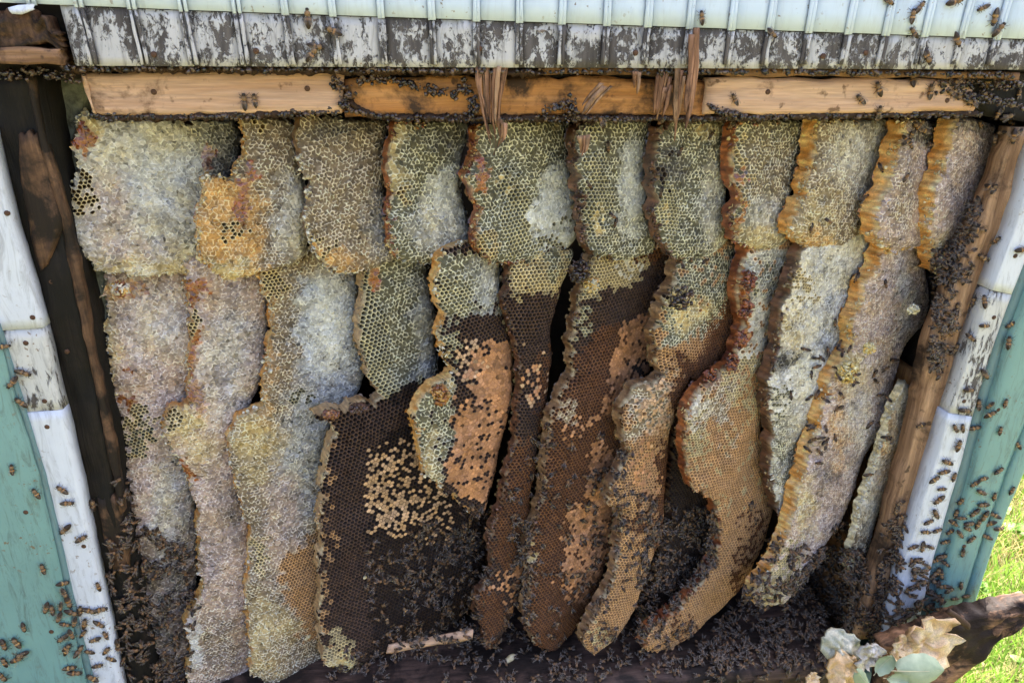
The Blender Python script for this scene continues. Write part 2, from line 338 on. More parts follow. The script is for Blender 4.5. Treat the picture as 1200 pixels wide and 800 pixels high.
# ---- header: ribbed siding with its peeled lower band, pine nailer below
hd = empty('ribbed_siding', tuple(un(600, 30, -.03))); tag(hd, 'pale blue ribbed siding with a peeling weathered lower edge across the top', 'siding')
ribx = [35, 90, 152, 212, 275, 332, 388, 445, 505, 558, 609, 660, 713, 762, 812, 862, 908, 955, 1003, 1048, 1095, 1140, 1183]
def rib_bot(x): return x+(600-x)/2000*78
def xat(x, y):                           # the siding leans: follow each rib
    return x+(600-x)/2000*y
bl = lambda x: 11+(x-190)*.034 if x > 190 else 3+x*.04            # lower edge of the clean upper sheet
bottom = lambda x: 77+x*.004
YH = -.030
xs_all = [-40]+ribx+[1235]
for k in range(len(xs_all)-1):
    a, c = xs_all[k], xs_all[k+1]; g = .15
    yl = bl((a+c)/2)
    slab('upper_panel', [(xat(a, -60)+g, -60, xat(c, -60)-g, -60), (xat(a, yl)+g, bl(a), xat(c, yl)-g, bl(c))], YH-.003, .004, M['blue_sheet'], hd, seed=50+k, rough=.0003, edge=.0002, nacross=3, step=.02)
    if c > 66:
        a2 = max(a, 66)
        slab('peeled_panel', [(xat(a2, yl)+g, bl(a)+1, xat(c, yl)-g, bl(c)+1), (xat(a2, 77)+g, bottom(a), xat(c, 77)-g, bottom(c))], YH, .02, M['white_weather'], hd, seed=80+k, rough=.001, edge=.0006, nacross=4, step=.008)
for k, x in enumerate(ribx):
    wv = 3.2 if x < 300 else 2.0
    for sgn in (-1, 1):
        yb = 76 if x > 60 else bl(x)
        p = [(xat(x, y)+sgn*wv-2.2, y, xat(x, y)+sgn*wv+2.2, y) for y in (-60, 0, 35, yb)]
        yy = [0, 0, 0.0, .002]
        mt = M['blue_sheet']
        slab('rib', [p[0], p[1], (xat(x, bl(x)+2)+sgn*wv-2.2, bl(x)+2, xat(x, bl(x)+2)+sgn*wv+2.2, bl(x)+2)], YH-.0038, .0028, mt, hd, seed=110+k, rough=.0003, edge=.0003, nacross=3, step=.02)
        if x > 60:
            yl = bl(x)+3
            slab('rib', [(xat(x, yl)+sgn*wv-2, yl, xat(x, yl)+sgn*wv+2, yl), (xat(x, yb)+sgn*wv-2, yb, xat(x, yb)+sgn*wv+2, yb)], YH-.0022, .004, M['white_weather'], hd, seed=140+k, rough=.0005, edge=.0006, nacross=3, step=.008)
# broken brown block at the top left corner
bk = slab('broken_board', [(-40, 52, -40, 76), (0, 54, 0, 75), (40, 55, 40, 75), (68, 58, 70, 76)], YH-.006, .03, M['brown_x'], seed=160, rough=.001, edge=.001, endj=.004, nacross=5, step=.006, arris=.001)
tag(bk, 'broken brown board end with a splintered dark upper half in the top left corner', 'board')
slab('splintered_face', [(-40, 10, -40, 51), (0, 10, 0, 53), (20, 14, 20, 54), (36, 13, 36, 54), (38, 26, 39, 54), (52, 22, 54, 55), (60, 34, 62, 57), (66, 44, 69, 57)], YH-.003, .02, M['stud'], bk, seed=162, rough=.003, edge=.004, endj=.008, nacross=9, step=.003, arris=.001, fine=2.5)
slab('peeling_scrap', [(8, 9, 14, 16), (20, 6, 24, 17), (38, 4, 40, 12)], YH-.009, .002, M['white_trim'], bk, seed=161, endj=.004, nacross=3, step=.004)
# dark ragged band drawn for the shadow gap under the siding
def lumpy(name, path, r, Y, mat, parent=None, seed=0, amp=.6, step=.003, flat=1.0, nseg=7):
    P = np.array([un(a, b, Y) for a, b in path]); seg = np.linalg.norm(np.diff(P, axis=0), axis=1); cum = np.concatenate([[0], np.cumsum(seg)])
    n = max(3, int(cum[-1]/step)); t = np.linspace(0, cum[-1], n+1)
    C = np.stack([np.interp(t, cum, P[:, k]) for k in range(3)], 1); T = np.gradient(C, axis=0); T /= np.linalg.norm(T, axis=1)[:, None]
    A = np.cross(T, [0, 1, 0]); A /= np.linalg.norm(A, axis=1)[:, None]+1e-9; B = np.cross(T, A)
    th = np.arange(nseg)/nseg*2*np.pi
    rr = r*.8*(1+amp*2*(fbm(t[:, None]*190+0*th[None], np.cos(th)[None]*1.5+np.sin(th)[None]*2+0*t[:, None], seed, 3)-.5)*2+.5*(rng.random((n+1, nseg))-.5))
    rr = rr*np.minimum(1, np.minimum(t, cum[-1]-t)/(r*1.5)+.05)[:, None]
    V = C[:, None]+A[:, None]*(np.cos(th)[None]*rr)[..., None]+B[:, None]*(np.sin(th)[None]*rr*flat)[..., None]
    fs = [(i*nseg+j, i*nseg+(j+1) % nseg, (i+1)*nseg+(j+1) % nseg, (i+1)*nseg+j) for i in range(n) for j in range(nseg)]
    fs.append(tuple(range(nseg))[::-1]); fs.append(tuple(n*nseg+j for j in range(nseg)))
    return mesh(name, V.reshape(-1, 3), fs, mat, parent, smooth=False)
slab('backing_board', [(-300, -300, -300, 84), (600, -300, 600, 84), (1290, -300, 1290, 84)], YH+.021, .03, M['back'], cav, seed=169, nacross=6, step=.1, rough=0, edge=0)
box('sun_block_lid', (-.75, .05, zcav+.05), (X(1240, 100, 0), .259, zcav+.08), M['back'], cav)  # unseen lid, added to stop sun leaking through the top gap
slab('shadow_strip', [(60, 76, 60, 93), (600, 78, 600, 95), (1200, 84, 1200, 96)], .004, .05, M['back'], cav, seed=170, nacross=4)  # near-black strip standing in for the shadow between siding and pine
slab('corner_block', [(1136, 84, 1275, 84), (1140, 120, 1262, 120), (1160, 137, 1252, 150)], .016, .05, M['dark_wood'], cav, seed=168)
# pine nailer in three visible lengths
n1 = slab('pine_board', [(99, 85, 112, 135), (250, 84, 250, 134), (403, 84, 400, 133)], -.008, .04, M['pine'], seed=171, rough=.0008, edge=.0012, nacross=10)
tag(n1, 'pale pine board with a pointed left end above the leftmost combs', 'board')
slab('sawn_end', [(94, 84, 99, 85), (102, 110, 106, 111), (108, 132, 113, 134)], -.009, .03, M['pine'], n1, seed=172, nacross=3, rough=.0004)
n2 = slab('pine_board', [(404, 92, 404, 136), (560, 90, 560, 137), (700, 90, 700, 136), (828, 94, 826, 137)], -.004, .036, M['pine_orange'], seed=173, rough=.0015, edge=.002, nacross=10)
tag(n2, 'orange stained pine board over the middle combs behind the splinters', 'board')
n3 = slab('pine_board', [(830, 91, 824, 134), (980, 92, 980, 134), (1139, 93, 1143, 131)], -.010, .04, M['pine'], seed=174, rough=.0008, edge=.0012, nacross=10)
tag(n3, 'pale pine board above the right hand combs with a few bees', 'board')
n4 = slab('wood_lath', [(600, 79, 600, 88), (830, 78, 828, 89), (1000, 79, 1000, 90), (1195, 85, 1195, 94)], -.016, .02, M['brown_x'], seed=175, rough=.001, edge=.001, nacross=4)
tag(n4, 'narrow brown lath between the peeling siding and the right pine board', 'lath')
pr_ = lumpy('propolis_and_shade_seam', [(110, 139), (240, 137), (330, 133), (385, 128), (410, 120), (440, 137), (560, 139), (700, 138), (820, 139), (960, 136), (1060, 134), (1150, 133)], .004, -.004, M['propolis'], seed=3, amp=.7)
tag(pr_, 'dark bumpy propolis seam between the pine boards and the top combs', 'propolis')
p2 = lumpy('propolis_and_shade_seam', [(70, 80), (300, 81), (420, 83), (560, 84), (640, 86)], .0045, -.02, M['propolis'], seed=8, amp=.8)  # dark lumps stand in for the shadow gap below the siding
tag(p2, 'black ragged line for the shadow gap under the left half of the peeling siding', 'propolis')
# splinters of the torn board
spl = [([(556, 78, 596, 78), (560, 110, 590, 110), (566, 140, 586, 142), (574, 165, 590, 166), (578, 182, 580, 183)], 'large reddish brown splinter hanging down left of the middle of the top beam'),
       ([(585, 140, 596, 142), (588, 155, 595, 158), (584, 168, 588, 169)], 'small brown splinter beside the tip of the largest one'),
       ([(704, 97, 718, 101), (690, 112, 700, 120), (678, 132, 686, 136)], 'dark bent splinter slanting across the orange board'),
       ([(676, 160, 692, 158), (680, 172, 690, 174), (681, 184, 683, 184)], 'short brown splinter stuck on the sixth top comb'),
       ([(770, 84, 790, 84), (768, 112, 782, 112), (766, 140, 774, 141)], 'torn brown splinter left of the tall pair near the right board'),
       ([(792, 80, 806, 80), (790, 118, 800, 118), (790, 166, 794, 167)], 'long thin splinter ending over the gap beside the seventh comb'),
       ([(808, 30, 820, 30), (808, 80, 820, 80), (802, 120, 814, 120), (800, 150, 806, 152)], 'tall brown splinter crossing the peeling siding and the board end'),
       ([(742, 84, 752, 84), (744, 100, 750, 100), (745, 110, 747, 110)], 'tiny torn splinter on the top edge of the orange board'),
       ([(778, 100, 788, 100), (774, 124, 784, 124), (774, 138, 778, 138)], 'blunt splinter between the torn strips near the right board')]
def fibre_splinter(s_, lb, Y, seed):
    root = empty('splinter', tuple(un(s_[0][0], s_[0][1], Y))); tag(root, lb, 'splinter'); rr = np.random.default_rng(seed)
    S_ = np.array(s_, float); wpx = np.abs(S_[:, 2]-S_[:, 0]).max(); k = int(max(2, min(9, wpx/4.2)))
    cuts = np.sort(np.concatenate([[0, 1], np.clip(np.arange(1, k)/k+rr.normal(0, .3/k, k-1), .05, .95)]))
    ln = np.concatenate([[0], np.cumsum(np.hypot(np.diff(S_[:, 0]), np.diff(S_[:, 1])))]); ln /= ln[-1]
    for q in range(k):
        a, c = cuts[q], cuts[q+1]-.005; t1 = 1.0 if q == k//2 else rr.uniform(.62, .98); t0 = 0 if rr.random() < .7 else rr.uniform(0, .12); st = []
        for t in np.linspace(t0, t1, 7):
            L_ = np.array([np.interp(t, ln, S_[:, m]) for m in range(4)]); u = (t-t0)/(t1-t0); sh = 1-.93*max(0, (u-.86)/.14); md = (a+c)/2; wob = rr.normal(0, .012)
            aa, cc = md+(a-md)*sh+wob, md+(c-md)*sh+wob
            st.append((L_[0]*(1-aa)+L_[2]*aa, L_[1]*(1-aa)+L_[3]*aa, L_[0]*(1-cc)+L_[2]*cc, L_[1]*(1-cc)+L_[3]*cc))
        slab('fibre', st, Y-rr.uniform(0, .004), .004, M['splinter'] if rr.random() < .7 else M['stud_pale'], root, seed=seed*11+q, rough=.0004, edge=.0005, nacross=2, step=.006, arris=.0004, Yb=np.linspace(0, rr.uniform(-.003, .006), 7))
    return root
for k, (s_, lb) in enumerate(spl): fibre_splinter(s_, lb, -.026-.002*(k % 4)-(.012 if k == 6 else 0), 180+k)
# nail heads
def nail(px, py, Y, parent, r=.0028):
    c = un(px, py, Y); V = []; F = []
    for q, (rr_, dy) in enumerate(((1.0, .0015), (1.0, 0), (.75, -.0007))):
        for a in range(10): V.append((c[0]+math.cos(a*.6283)*r*rr_, c[1]+dy, c[2]+math.sin(a*.6283)*r*rr_))
    for q in range(2):
        for a in range(10): F.append((q*10+a, q*10+(a+1) % 10, (q+1)*10+(a+1) % 10, (q+1)*10+a))
    F.append(tuple(range(20, 30)))
    mesh('nail_head', V, F, M['nail'], parent)
for px, py, Y, pa in ((8, 250, -.0145, t1), (38, 372, -.0145, t1), (30, 402, -.0135, t2), (52, 470, -.0135, t2), (55, 500, -.0145, t3), (98, 640, -.0145, t3), (1190, 300, -.0125, t4), (1165, 372, -.0115, t5), (1130, 470, -.0115, t5), (1122, 505, -.0125, t6), (1085, 640, -.0125, t6), (965, 66, YH-.0012, hd), (562, 57, YH-.0012, hd), (300, 60, YH-.0012, hd), (745, 62, YH-.0012, hd), (1015, 62, YH-.0012, hd), (180, 64, YH-.0012, hd), (78, 412, .003, lst), (60, 330, .003, lst), (180, 108, -.0085, n1), (360, 104, -.0085, n1), (900, 108, -.0105, n3), (1110, 118, -.0105, n3), (30, 600, -.0225, tl), (60, 740, -.0225, tl), (1170, 480, -.0185, tr), (1130, 640, -.0185, tr)): nail(px, py, Y, pa)
# ================================================================== HONEYCOMB
T = {  # type: (kind, cap/bottom colour, ridge colour, share of missing ridges, tint noise)
 'cw': ('cap', (.50, .465, .39), (.84, .80, .70), .5, .30),
 'cg': ('cap', (.095, .088, .056), (.76, .72, .53), .30, .25),
 'cb': ('cap', (.17, .125, .078), (.80, .69, .52), .34, .25),
 'cp': ('cap', (.37, .275, .225), (.80, .68, .60), .48, .30),
 'wh': ('cap', (.58, .58, .54), (.84, .84, .79), .5, .15),
 'bl': ('cap', (.27, .27, .265), (.62, .62, .60), .55, .35),
 'gk': ('cap', (.04, .035, .03), (.24, .22, .18), .4, .3),
 'or': ('cap', (.46, .25, .08), (.82, .60, .31), .3, .3),
 'yl': ('cap', (.44, .33, .15), (.84, .73, .47), .4, .3),
 'oy': ('open', (.08, .045, .012), (.70, .55, .28), .05, .2),
 'og': ('open', (.03, .022, .010), (.56, .50, .30), .05, .2),
 'od': ('open', (.005, .003, .002), (.095, .052, .032), .03, .25),
 'ok': ('open', (.003, .002, .0015), (.040, .021, .012), .03, .25),
 'om': ('open', (.008, .0035, .002), (.19, .078, .030), .03, .25),
 'ot': ('open', (.028, .012, .005), (.66, .37, .16), .03, .2),
 'br': ('brood', (.40, .20, .10), (.24, .105, .045), .1, .32),
 'bd': ('brood', (.52, .33, .19), (.05, .028, .016), .1, .3),
 'hn': ('cap', (.20, .050, .010), (.38, .13, .028), .5, .35),
 'pi': ('open', (.012, .008, .005), (.40, .36, .22), .0, .2),
}
TH = math.radians(24)
DV = np.array([math.cos(TH), math.sin(TH), 0]); NV = np.array([math.sin(TH), -math.cos(TH), 0]); UZ = np.array([0, 0, 1.0])
HEX = 0.0050
ANG = [math.radians(60*k+30) for k in range(6)]
combs = []
def comb(label, poly, anchor, Yf, base, regs=(), th=.022, bulge=.010, rot=0, edgecol=('amber'), seed=1, wave=.0035, crust=330, tilt=0.0, crustcol=None, cs=1.0, depth=.009, gap=.013):
    """poly in photo pixels; the comb is a vertical slab whose plane runs back to the right"""
    n = NV.copy()
    A = un(anchor[0], anchor[1], Yf)
    def topl(px, py):
        d = FW+RT*((px-600)/FPX)-UP*((py-400)/FPX); t = ((A-C0)@n)/(d@n); P = C0+t*d-A
        return float(P@DV), float(P@UZ)
    PU = [topl(*p) for p in poly]
    us = np.array([p[0] for p in PU]); vs = np.array([p[1] for p in PU])
    s = HEX*cs; R = s/math.sqrt(3)
    # lattice (rotated)
    cr, sr = math.cos(math.radians(rot)), math.sin(math.radians(rot))
    cu, cv = (us.min()+us.max())/2, (vs.min()+vs.max())/2; rad = math.hypot(us.max()-us.min(), vs.max()-vs.min())/2+s*2
    nj = int(rad/(R*1.5))+2; ni = int(rad/s)+2
    j, i = np.meshgrid(np.arange(-nj, nj+1), np.arange(-ni, ni+1), indexing='ij')
    lx = (i+.5*(j & 1))*s; ly = j*R*1.5
    keys = np.stack([2*i+(j & 1), 3*j], -1).reshape(-1, 2)          # integer lattice position
    lx = lx.ravel(); ly = ly.ravel()
    U = cu+lx*cr-ly*sr; V = cv+lx*sr+ly*cr
    warpu = .0035*(fbm(U*22, V*22, seed+50)-.5)*2; warpv = .0035*(fbm(U*22+9, V*22, seed+60)-.5)*2
    ins = inpoly(U, V, PU); de = distpoly(U, V, PU)
    keep = ins & (de > .016*(fbm(U*85, V*85, seed+3, 4)-.42)) & ((noise(U*300, V*300, seed+77) > .10) | (de > .006))
    U = U[keep]; V = V[keep]; keys = keys[keep]; nC = len(U)
    if nC < 5: return None
    # corner vertices, shared
    ck = np.array([(0+dx, dy) for dx, dy in ((1, 1), (0, 2), (-1, 1), (-1, -1), (0, -2), (1, -1))])
    K = (keys[:, None, :]+ck[None]); code = (K[..., 0]+5000)*20000+(K[..., 1]+5000)
    uq, inv = np.unique(code.ravel(), return_inverse=True); inv = inv.reshape(nC, 6)
    kx = uq//20000-5000; ky = uq % 20000-5000
    qx = kx*s/2; qy = ky*R/2
    CU = cu+qx*cr-qy*sr; CV = cv+qx*sr+qy*cr
    vg = np.linspace(vs.min(), vs.max(), 120); ug = np.full(120, us.min())
    for q in range(len(PU)):
        (ax_, ay_), (bx_, by_) = PU[q], PU[(q+1) % len(PU)]
        if ay_ != by_:
            tq = (vg-ay_)/(by_-ay_); mq = (tq >= 0) & (tq <= 1); ug[mq] = np.maximum(ug[mq], ax_+tq[mq]*(bx_-ax_))
    ug = np.convolve(np.pad(ug, 3, mode='edge'), np.ones(7)/7, 'valid')
    def surf(u, v):                      # displacement towards the viewer
        d = distpoly(u, v, PU)
        b = bulge*.7*(1-np.exp(-d/.0065))+.0035*(fbm(u*45, v*30, seed+17, 2)-.5)*2*np.exp(-d/.012)-gap*np.exp(-np.clip(np.interp(v, vg, ug)-u, 0, 1)/.007)
        return b+wave*2*(fbm(u*14+seed, v*10, seed+7, 2)-.5)*2+.0012*(fbm(u*70, v*70, seed+8, 2)-.5)*2
    def pos(u, v, h):
        wu = .004*(fbm(u*25, v*25, seed+50)-.5)*2; wv = .004*(fbm(u*25+9, v*25, seed+60)-.5)*2
        return A+(u+wu)[..., None]*DV+(v+wv)[..., None]*UZ+(surf(u, v)+h)[..., None]*n
    jit = .00045
    # cell types
    cen = pos(U, V, np.zeros(nC)); px, py = proj(cen)
    jx = px+15*(fbm(px/16, py/16, seed+31)-.5)*2+rng.normal(0, 2.2, nC); jy = py+15*(fbm(px/16+40, py/16, seed+32)-.5)*2+rng.normal(0, 2.2, nC)
    ty = np.full(nC, base, dtype='<U2')
    kind = np.full(nC, T[base][0], dtype='<U5'); capc = np.tile(np.array(T[base][1]), (nC, 1)); rid = np.tile(np.array(T[base][2]), (nC, 1))
    for qi, r in enumerate(regs):
        t, shp, pr = r[0], r[1], (r[2] if len(r) > 2 else 1.0)
        if isinstance(shp[0], (tuple, list)):
            dd = distpoly(jx, jy, shp); soft = np.where(inpoly(jx, jy, shp), np.clip(.5+dd/14, 0, 1), np.clip(.5-dd/14, 0, 1))
        else:
            dd = np.sqrt(((jx-shp[0])/shp[2])**2+((jy-shp[1])/shp[3])**2); soft = np.clip(1.5-dd*1.0, 0, 1)*(dd < 1.35)
        ns = np.clip((fbm(px/9, py/9, seed*7+qi)-.2)/.6, 0, 1); rn = rng.random(nC) if t in ('bd', 'pi') else .72*rng.random(nC)+.28*ns if t == 'br' else .55*rng.random(nC)+.45*ns
        if T[t][0] == 'cap':
            w_ = np.clip(soft*(pr+.25)*(.55+.8*ns), 0, 1); conv = (soft > .5) & (rn < pr) & (kind != 'cap')
            isc = kind == 'cap'
            if t == 'hn': w_ = np.clip((soft-.45)*12, 0, 1)*(rn < pr+.1)
            for arr, q in ((capc, 1), (rid, 2)):
                tc_ = np.array(T[t][q]); arr[isc] = arr[isc]*(1-w_[isc, None])+tc_*w_[isc, None]; arr[conv] = tc_
            kind[conv] = 'cap'; ty[conv | (isc & (w_ > .5))] = t
        else:
            m = (soft > .5) & (rn < pr if pr < 1 else True); ty[m] = t; kind[m] = T[t][0]; capc[m] = T[t][1]; rid[m] = T[t][2]
    miss = np.array([T[t][3] for t in ty]); tn = np.array([T[t][4] for t in ty])
    tint = 1+tn[:, None]*((fbm(U*45, V*45, seed+90)-.5)*2.2+(fbm(U*150, V*150, seed+92, 2)-.5)*2.2+rng.normal(0, .6, nC))[:, None]
    warm = (fbm(U*60+50, V*60, seed+95)-.5)*.34*tn/.25
    wr = np.stack([1+warm*.5, 1+warm*.12, 1-warm], 1)
    capc = np.clip(capc*tint*wr, .004, .85); rid = np.clip(rid*(.55+.45*tint)*wr, .004, .88)
    isop = kind == 'open'; isbr = kind == 'brood'; iscap = kind == 'cap'
    # corners: average ridge colour of cells that use them, low where missing
    nK = len(uq); acc = np.zeros((nK, 3)); cnt = np.zeros(nK); opn = np.zeros(nK); mis = np.zeros(nK); capacc = np.zeros((nK, 3))
    for k in range(6):
        np.add.at(acc, inv[:, k], rid); np.add.at(cnt, inv[:, k], 1); np.add.at(opn, inv[:, k], isop*1.0); np.add.at(mis, inv[:, k], miss); np.add.at(capacc, inv[:, k], capc)
    acc /= cnt[:, None]; capacc /= cnt[:, None]; mis /= cnt
    low = (rng.random(nK) < mis) & (opn < 1)
    jv = np.where(opn < .5, .0008, .00025); CU2 = CU+rng.normal(0, 1, nK)*jv; CV2 = CV+rng.normal(0, 1, nK)*jv
    ccol = np.where(low[:, None], capacc, acc)*np.clip(rng.normal(1, .12, nK), .6, 1.35)[:, None]
    hgt = np.where(low, -.0012, rng.normal(0, .0003, nK))
    Pc = pos(CU2, CV2, hgt)
    # inner rings
    sc1 = np.where(isop, .835, np.where(isbr, np.where(ty == 'bd', .74, .86), .68)); sc1 = sc1*np.clip(rng.normal(1, .05, nC), .85, 1.1)
    ru = U[:, None]+(CU2[inv]-U[:, None])*sc1[:, None]; rv = V[:, None]+(CV2[inv]-V[:, None])*sc1[:, None]
    if True:                             # irregular caps
        rj = np.where(iscap, .0005, .00008)[:, None]
        ru = ru+rng.normal(0, 1, ru.shape)*rj; rv = rv+rng.normal(0, 1, rv.shape)*rj
    smo = iscap & (miss >= .45)
    h1 = np.where(isop, -.0001, np.where(isbr, -.0003, np.where(smo, -.0006, -.0011)))
    h1 = h1[:, None]+rng.normal(0, 1, (nC, 6))*np.where(iscap, .00025, .00005)[:, None]
    P1 = pos(ru.ravel(), rv.ravel(), h1.ravel())
    # bottoms / caps
    dp = depth*(1 if True else 1)
    h2 = np.where(isop, -dp*np.clip(rng.normal(.85, .2, nC), .25, 1.1), np.where(isbr, .0009, np.where(smo, -.0003, -.0012)+rng.normal(0, .0003, nC)))
    P2c = pos(U+rng.normal(0, .0003, nC), V+rng.normal(0, .0003, nC), h2)
    bu = U[:, None]+(ru-U[:, None])*.92; bv = V[:, None]+(rv-V[:, None])*.92
    i2 = np.where(isop)[0]
    P2 = pos(bu[i2].ravel(), bv[i2].ravel(), np.repeat(h2[i2], 6))
    Vv = np.concatenate([Pc, P1, P2c, P2])
    o1 = nK; o2 = o1+6*nC; o3 = o2+nC
    r1 = o1+np.arange(nC)[:, None]*6+np.arange(6)[None]
    r2 = np.zeros((nC, 6), np.int64); r2[i2] = o3+np.arange(len(i2))[:, None]*6+np.arange(6)[None]
    k0 = np.arange(6); k1 = (k0+1) % 6
    root = empty('honeycomb', tuple(A)); tag(root, label, 'honeycomb', 'honeycombs hanging side by side in the wall cavity')
    root['group'] = 'honeycombs hanging side by side in the wall cavity'
    c1col = np.where(isop[:, None], rid, np.where(isbr[:, None], capc, capc))
    ishn = iscap & (ty == 'hn')
    for nm, sel in (('capped_honey_cells', iscap & ~ishn), ('open_cells', isop), ('capped_brood_cells', isbr), ('torn_honey_cells', ishn)):
        q = np.where(sel)[0]
        if len(q) == 0: continue
        rimq = np.stack([inv[q][:, k0], inv[q][:, k1], r1[q][:, k1], r1[q][:, k0]], -1)      # q,6,4
        nq = len(q)
        rc = np.repeat(c1col[q][:, None, :], 6, 1)
        # ridge: outer corner colour, inner cap colour
        outc0 = ccol[inv[q][:, k0]]; outc1 = ccol[inv[q][:, k1]]
        colr = np.stack([outc0, outc1, rc, rc], 2)
        faces_l = [rimq.reshape(-1)]; tot = [np.full(nq*6, 4)]; cols = [colr.reshape(-1, 3)]
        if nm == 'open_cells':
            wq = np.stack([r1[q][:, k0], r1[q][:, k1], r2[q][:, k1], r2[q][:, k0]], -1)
            wc = np.repeat((rid[q]*.5)[:, None, :], 6, 1); bc = np.repeat((rid[q]*.25+capc[q]*.75)[:, None, :], 6, 1)  # walls darken inwards: shade inside the cell is put into the colour
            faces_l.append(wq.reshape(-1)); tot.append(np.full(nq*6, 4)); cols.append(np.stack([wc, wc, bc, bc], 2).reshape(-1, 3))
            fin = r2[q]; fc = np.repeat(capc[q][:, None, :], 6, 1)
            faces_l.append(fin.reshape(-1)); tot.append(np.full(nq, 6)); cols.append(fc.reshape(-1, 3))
        else:
            tri = np.stack([r1[q][:, k0], r1[q][:, k1], np.repeat((o2+q)[:, None], 6, 1)], -1)
            tc = np.repeat((capc[q]*np.clip(rng.normal(1, .18, nq), .6, 1.5)[:, None])[:, None, :], 6, 1)
            faces_l.append(tri.reshape(-1)); tot.append(np.full(nq*6, 3)); cols.append(np.stack([rc, rc, tc], 2).reshape(-1, 3))
        li = np.concatenate(faces_l); lt = np.concatenate(tot); cl = np.clip(np.concatenate(cols), 0, .9)
        us_, iv = np.unique(li, return_inverse=True)
        o = mesh(nm, Vv[us_], (iv, lt), M['honey'] if nm[:4] == 'torn' else M['wax'], root, col=cl); o['kind'] = 'stuff'
    # cut edge: skirt from the boundary and the back
    E0 = inv[:, k0].ravel(); E1 = inv[:, k1].ravel(); lo = np.minimum(E0, E1)*10000000+np.maximum(E0, E1)
    _, fi, ct = np.unique(lo, return_index=True, return_counts=True)
    be = fi[ct == 1]; a = E0[be]; b = E1[be]
    bk_ = np.unique(np.concatenate([a, b])); mp = {int(k): q for q, k in enumerate(bk_)}; nb = len(bk_)
    cl1, cl2 = {'amber': ((.54, .22, .035), (.80, .48, .17)), 'dark': ((.05, .022, .012), (.16, .07, .035)), 'pale': ((.50, .40, .20), (.70, .62, .42)), 'brown': ((.13, .065, .03), (.32, .19, .09)), 'red': ((.12, .03, .012), (.34, .11, .03)), 'tan': ((.36, .21, .09), (.52, .34, .16))}[edgecol]
    cl1 = np.array(cl1); cl2 = np.array(cl2); NL = 7; rings = []; rc_ = []
    uu, vv = CU2[bk_], CV2[bk_]
    frp = Pc[bk_]
    ai = np.searchsorted(bk_, a); bi_ = np.searchsorted(bk_, b); Ps = frp.copy()
    for _ in range(4):
        ac = np.zeros((nb, 3)); cn = np.zeros(nb); np.add.at(ac, ai, Ps[bi_]); np.add.at(ac, bi_, Ps[ai]); np.add.at(cn, ai, 1); np.add.at(cn, bi_, 1)
        Ps = .35*Ps+.65*ac/np.maximum(cn, 1)[:, None]
    for l in range(NL):
        f = l/(NL-1); lb_ = min(1, l*.45)
        frl = frp*(1-lb_)+Ps*lb_ 
        jj = rng.normal(0, .0004 if l else 0, (nb, 2))
        back = f*th*(1+.18*(fbm(vv*60, uu*60+l*.3, seed+70)-.5))
        inw = .0035*(fbm(vv*90+l*.55, uu*90, seed+71)-.45)*min(1, l*.6)+.0016*(noise(vv*420+l*.8, uu*420+l*.5, seed+74)-.5)*min(1, l)
        # push inwards along gradient approximated by centroid direction
        cxy = np.array([(us.min()+us.max())/2, 0]); dirx = np.sign(cxy[0]-uu)
        Pl = frl-n*back[:, None]+DV*(inw*dirx+jj[:, 0])[:, None]+UZ*jj[:, 1][:, None]
        rings.append(Pl)
        g = fbm(vv*140, uu*50+l*.25, seed+72)+.25*(fbm(vv*25, uu*25+l*.1, seed+73)-.5)
        g = np.clip((g-.3)/.4, 0, 1)[:, None]
        cc = cl1*(1-g)+cl2*g
        pw = np.clip((fbm(vv*110, uu*60, seed+76)-.35)*4, 0, 1)[:, None]*(1.0 if l < 2 else .5 if l == 2 else 0)*(0.25 if edgecol == 'dark' else .8)
        cc = cc*(1-pw)+np.array((.74, .62, .38))*pw
        if l == 0: cc = ccol[bk_]*.6+cl2*.4
        dk = (kx[bk_] % 2 == 0)[:, None]
        cc = cc*np.where(dk, 1.16, .82)*np.clip(rng.normal(1, .14, (nb, 1)), .6, 1.4)
        rc_.append(np.clip(cc, .004, .85))
    VB = np.concatenate(rings); CB = np.concatenate(rc_); fs = []
    for x_, y_ in zip(a, b):
        p, q = mp[int(x_)], mp[int(y_)]
        for l in range(NL-1): fs.append((l*nb+p, (l+1)*nb+p, (l+1)*nb+q, l*nb+q))
    o = mesh('cut_edge', VB, fs, M['waxcut'], root, col=CB); o['kind'] = 'stuff'
    # back face of the comb
    Pb = pos(CU2, CV2, np.full(nK, -th))
    o = mesh('comb_back', Pb, (inv.reshape(-1), np.full(nC, 6)), M['waxcut'], root, col=np.tile(cl1*.6, (nK, 1))); o['kind'] = 'stuff'
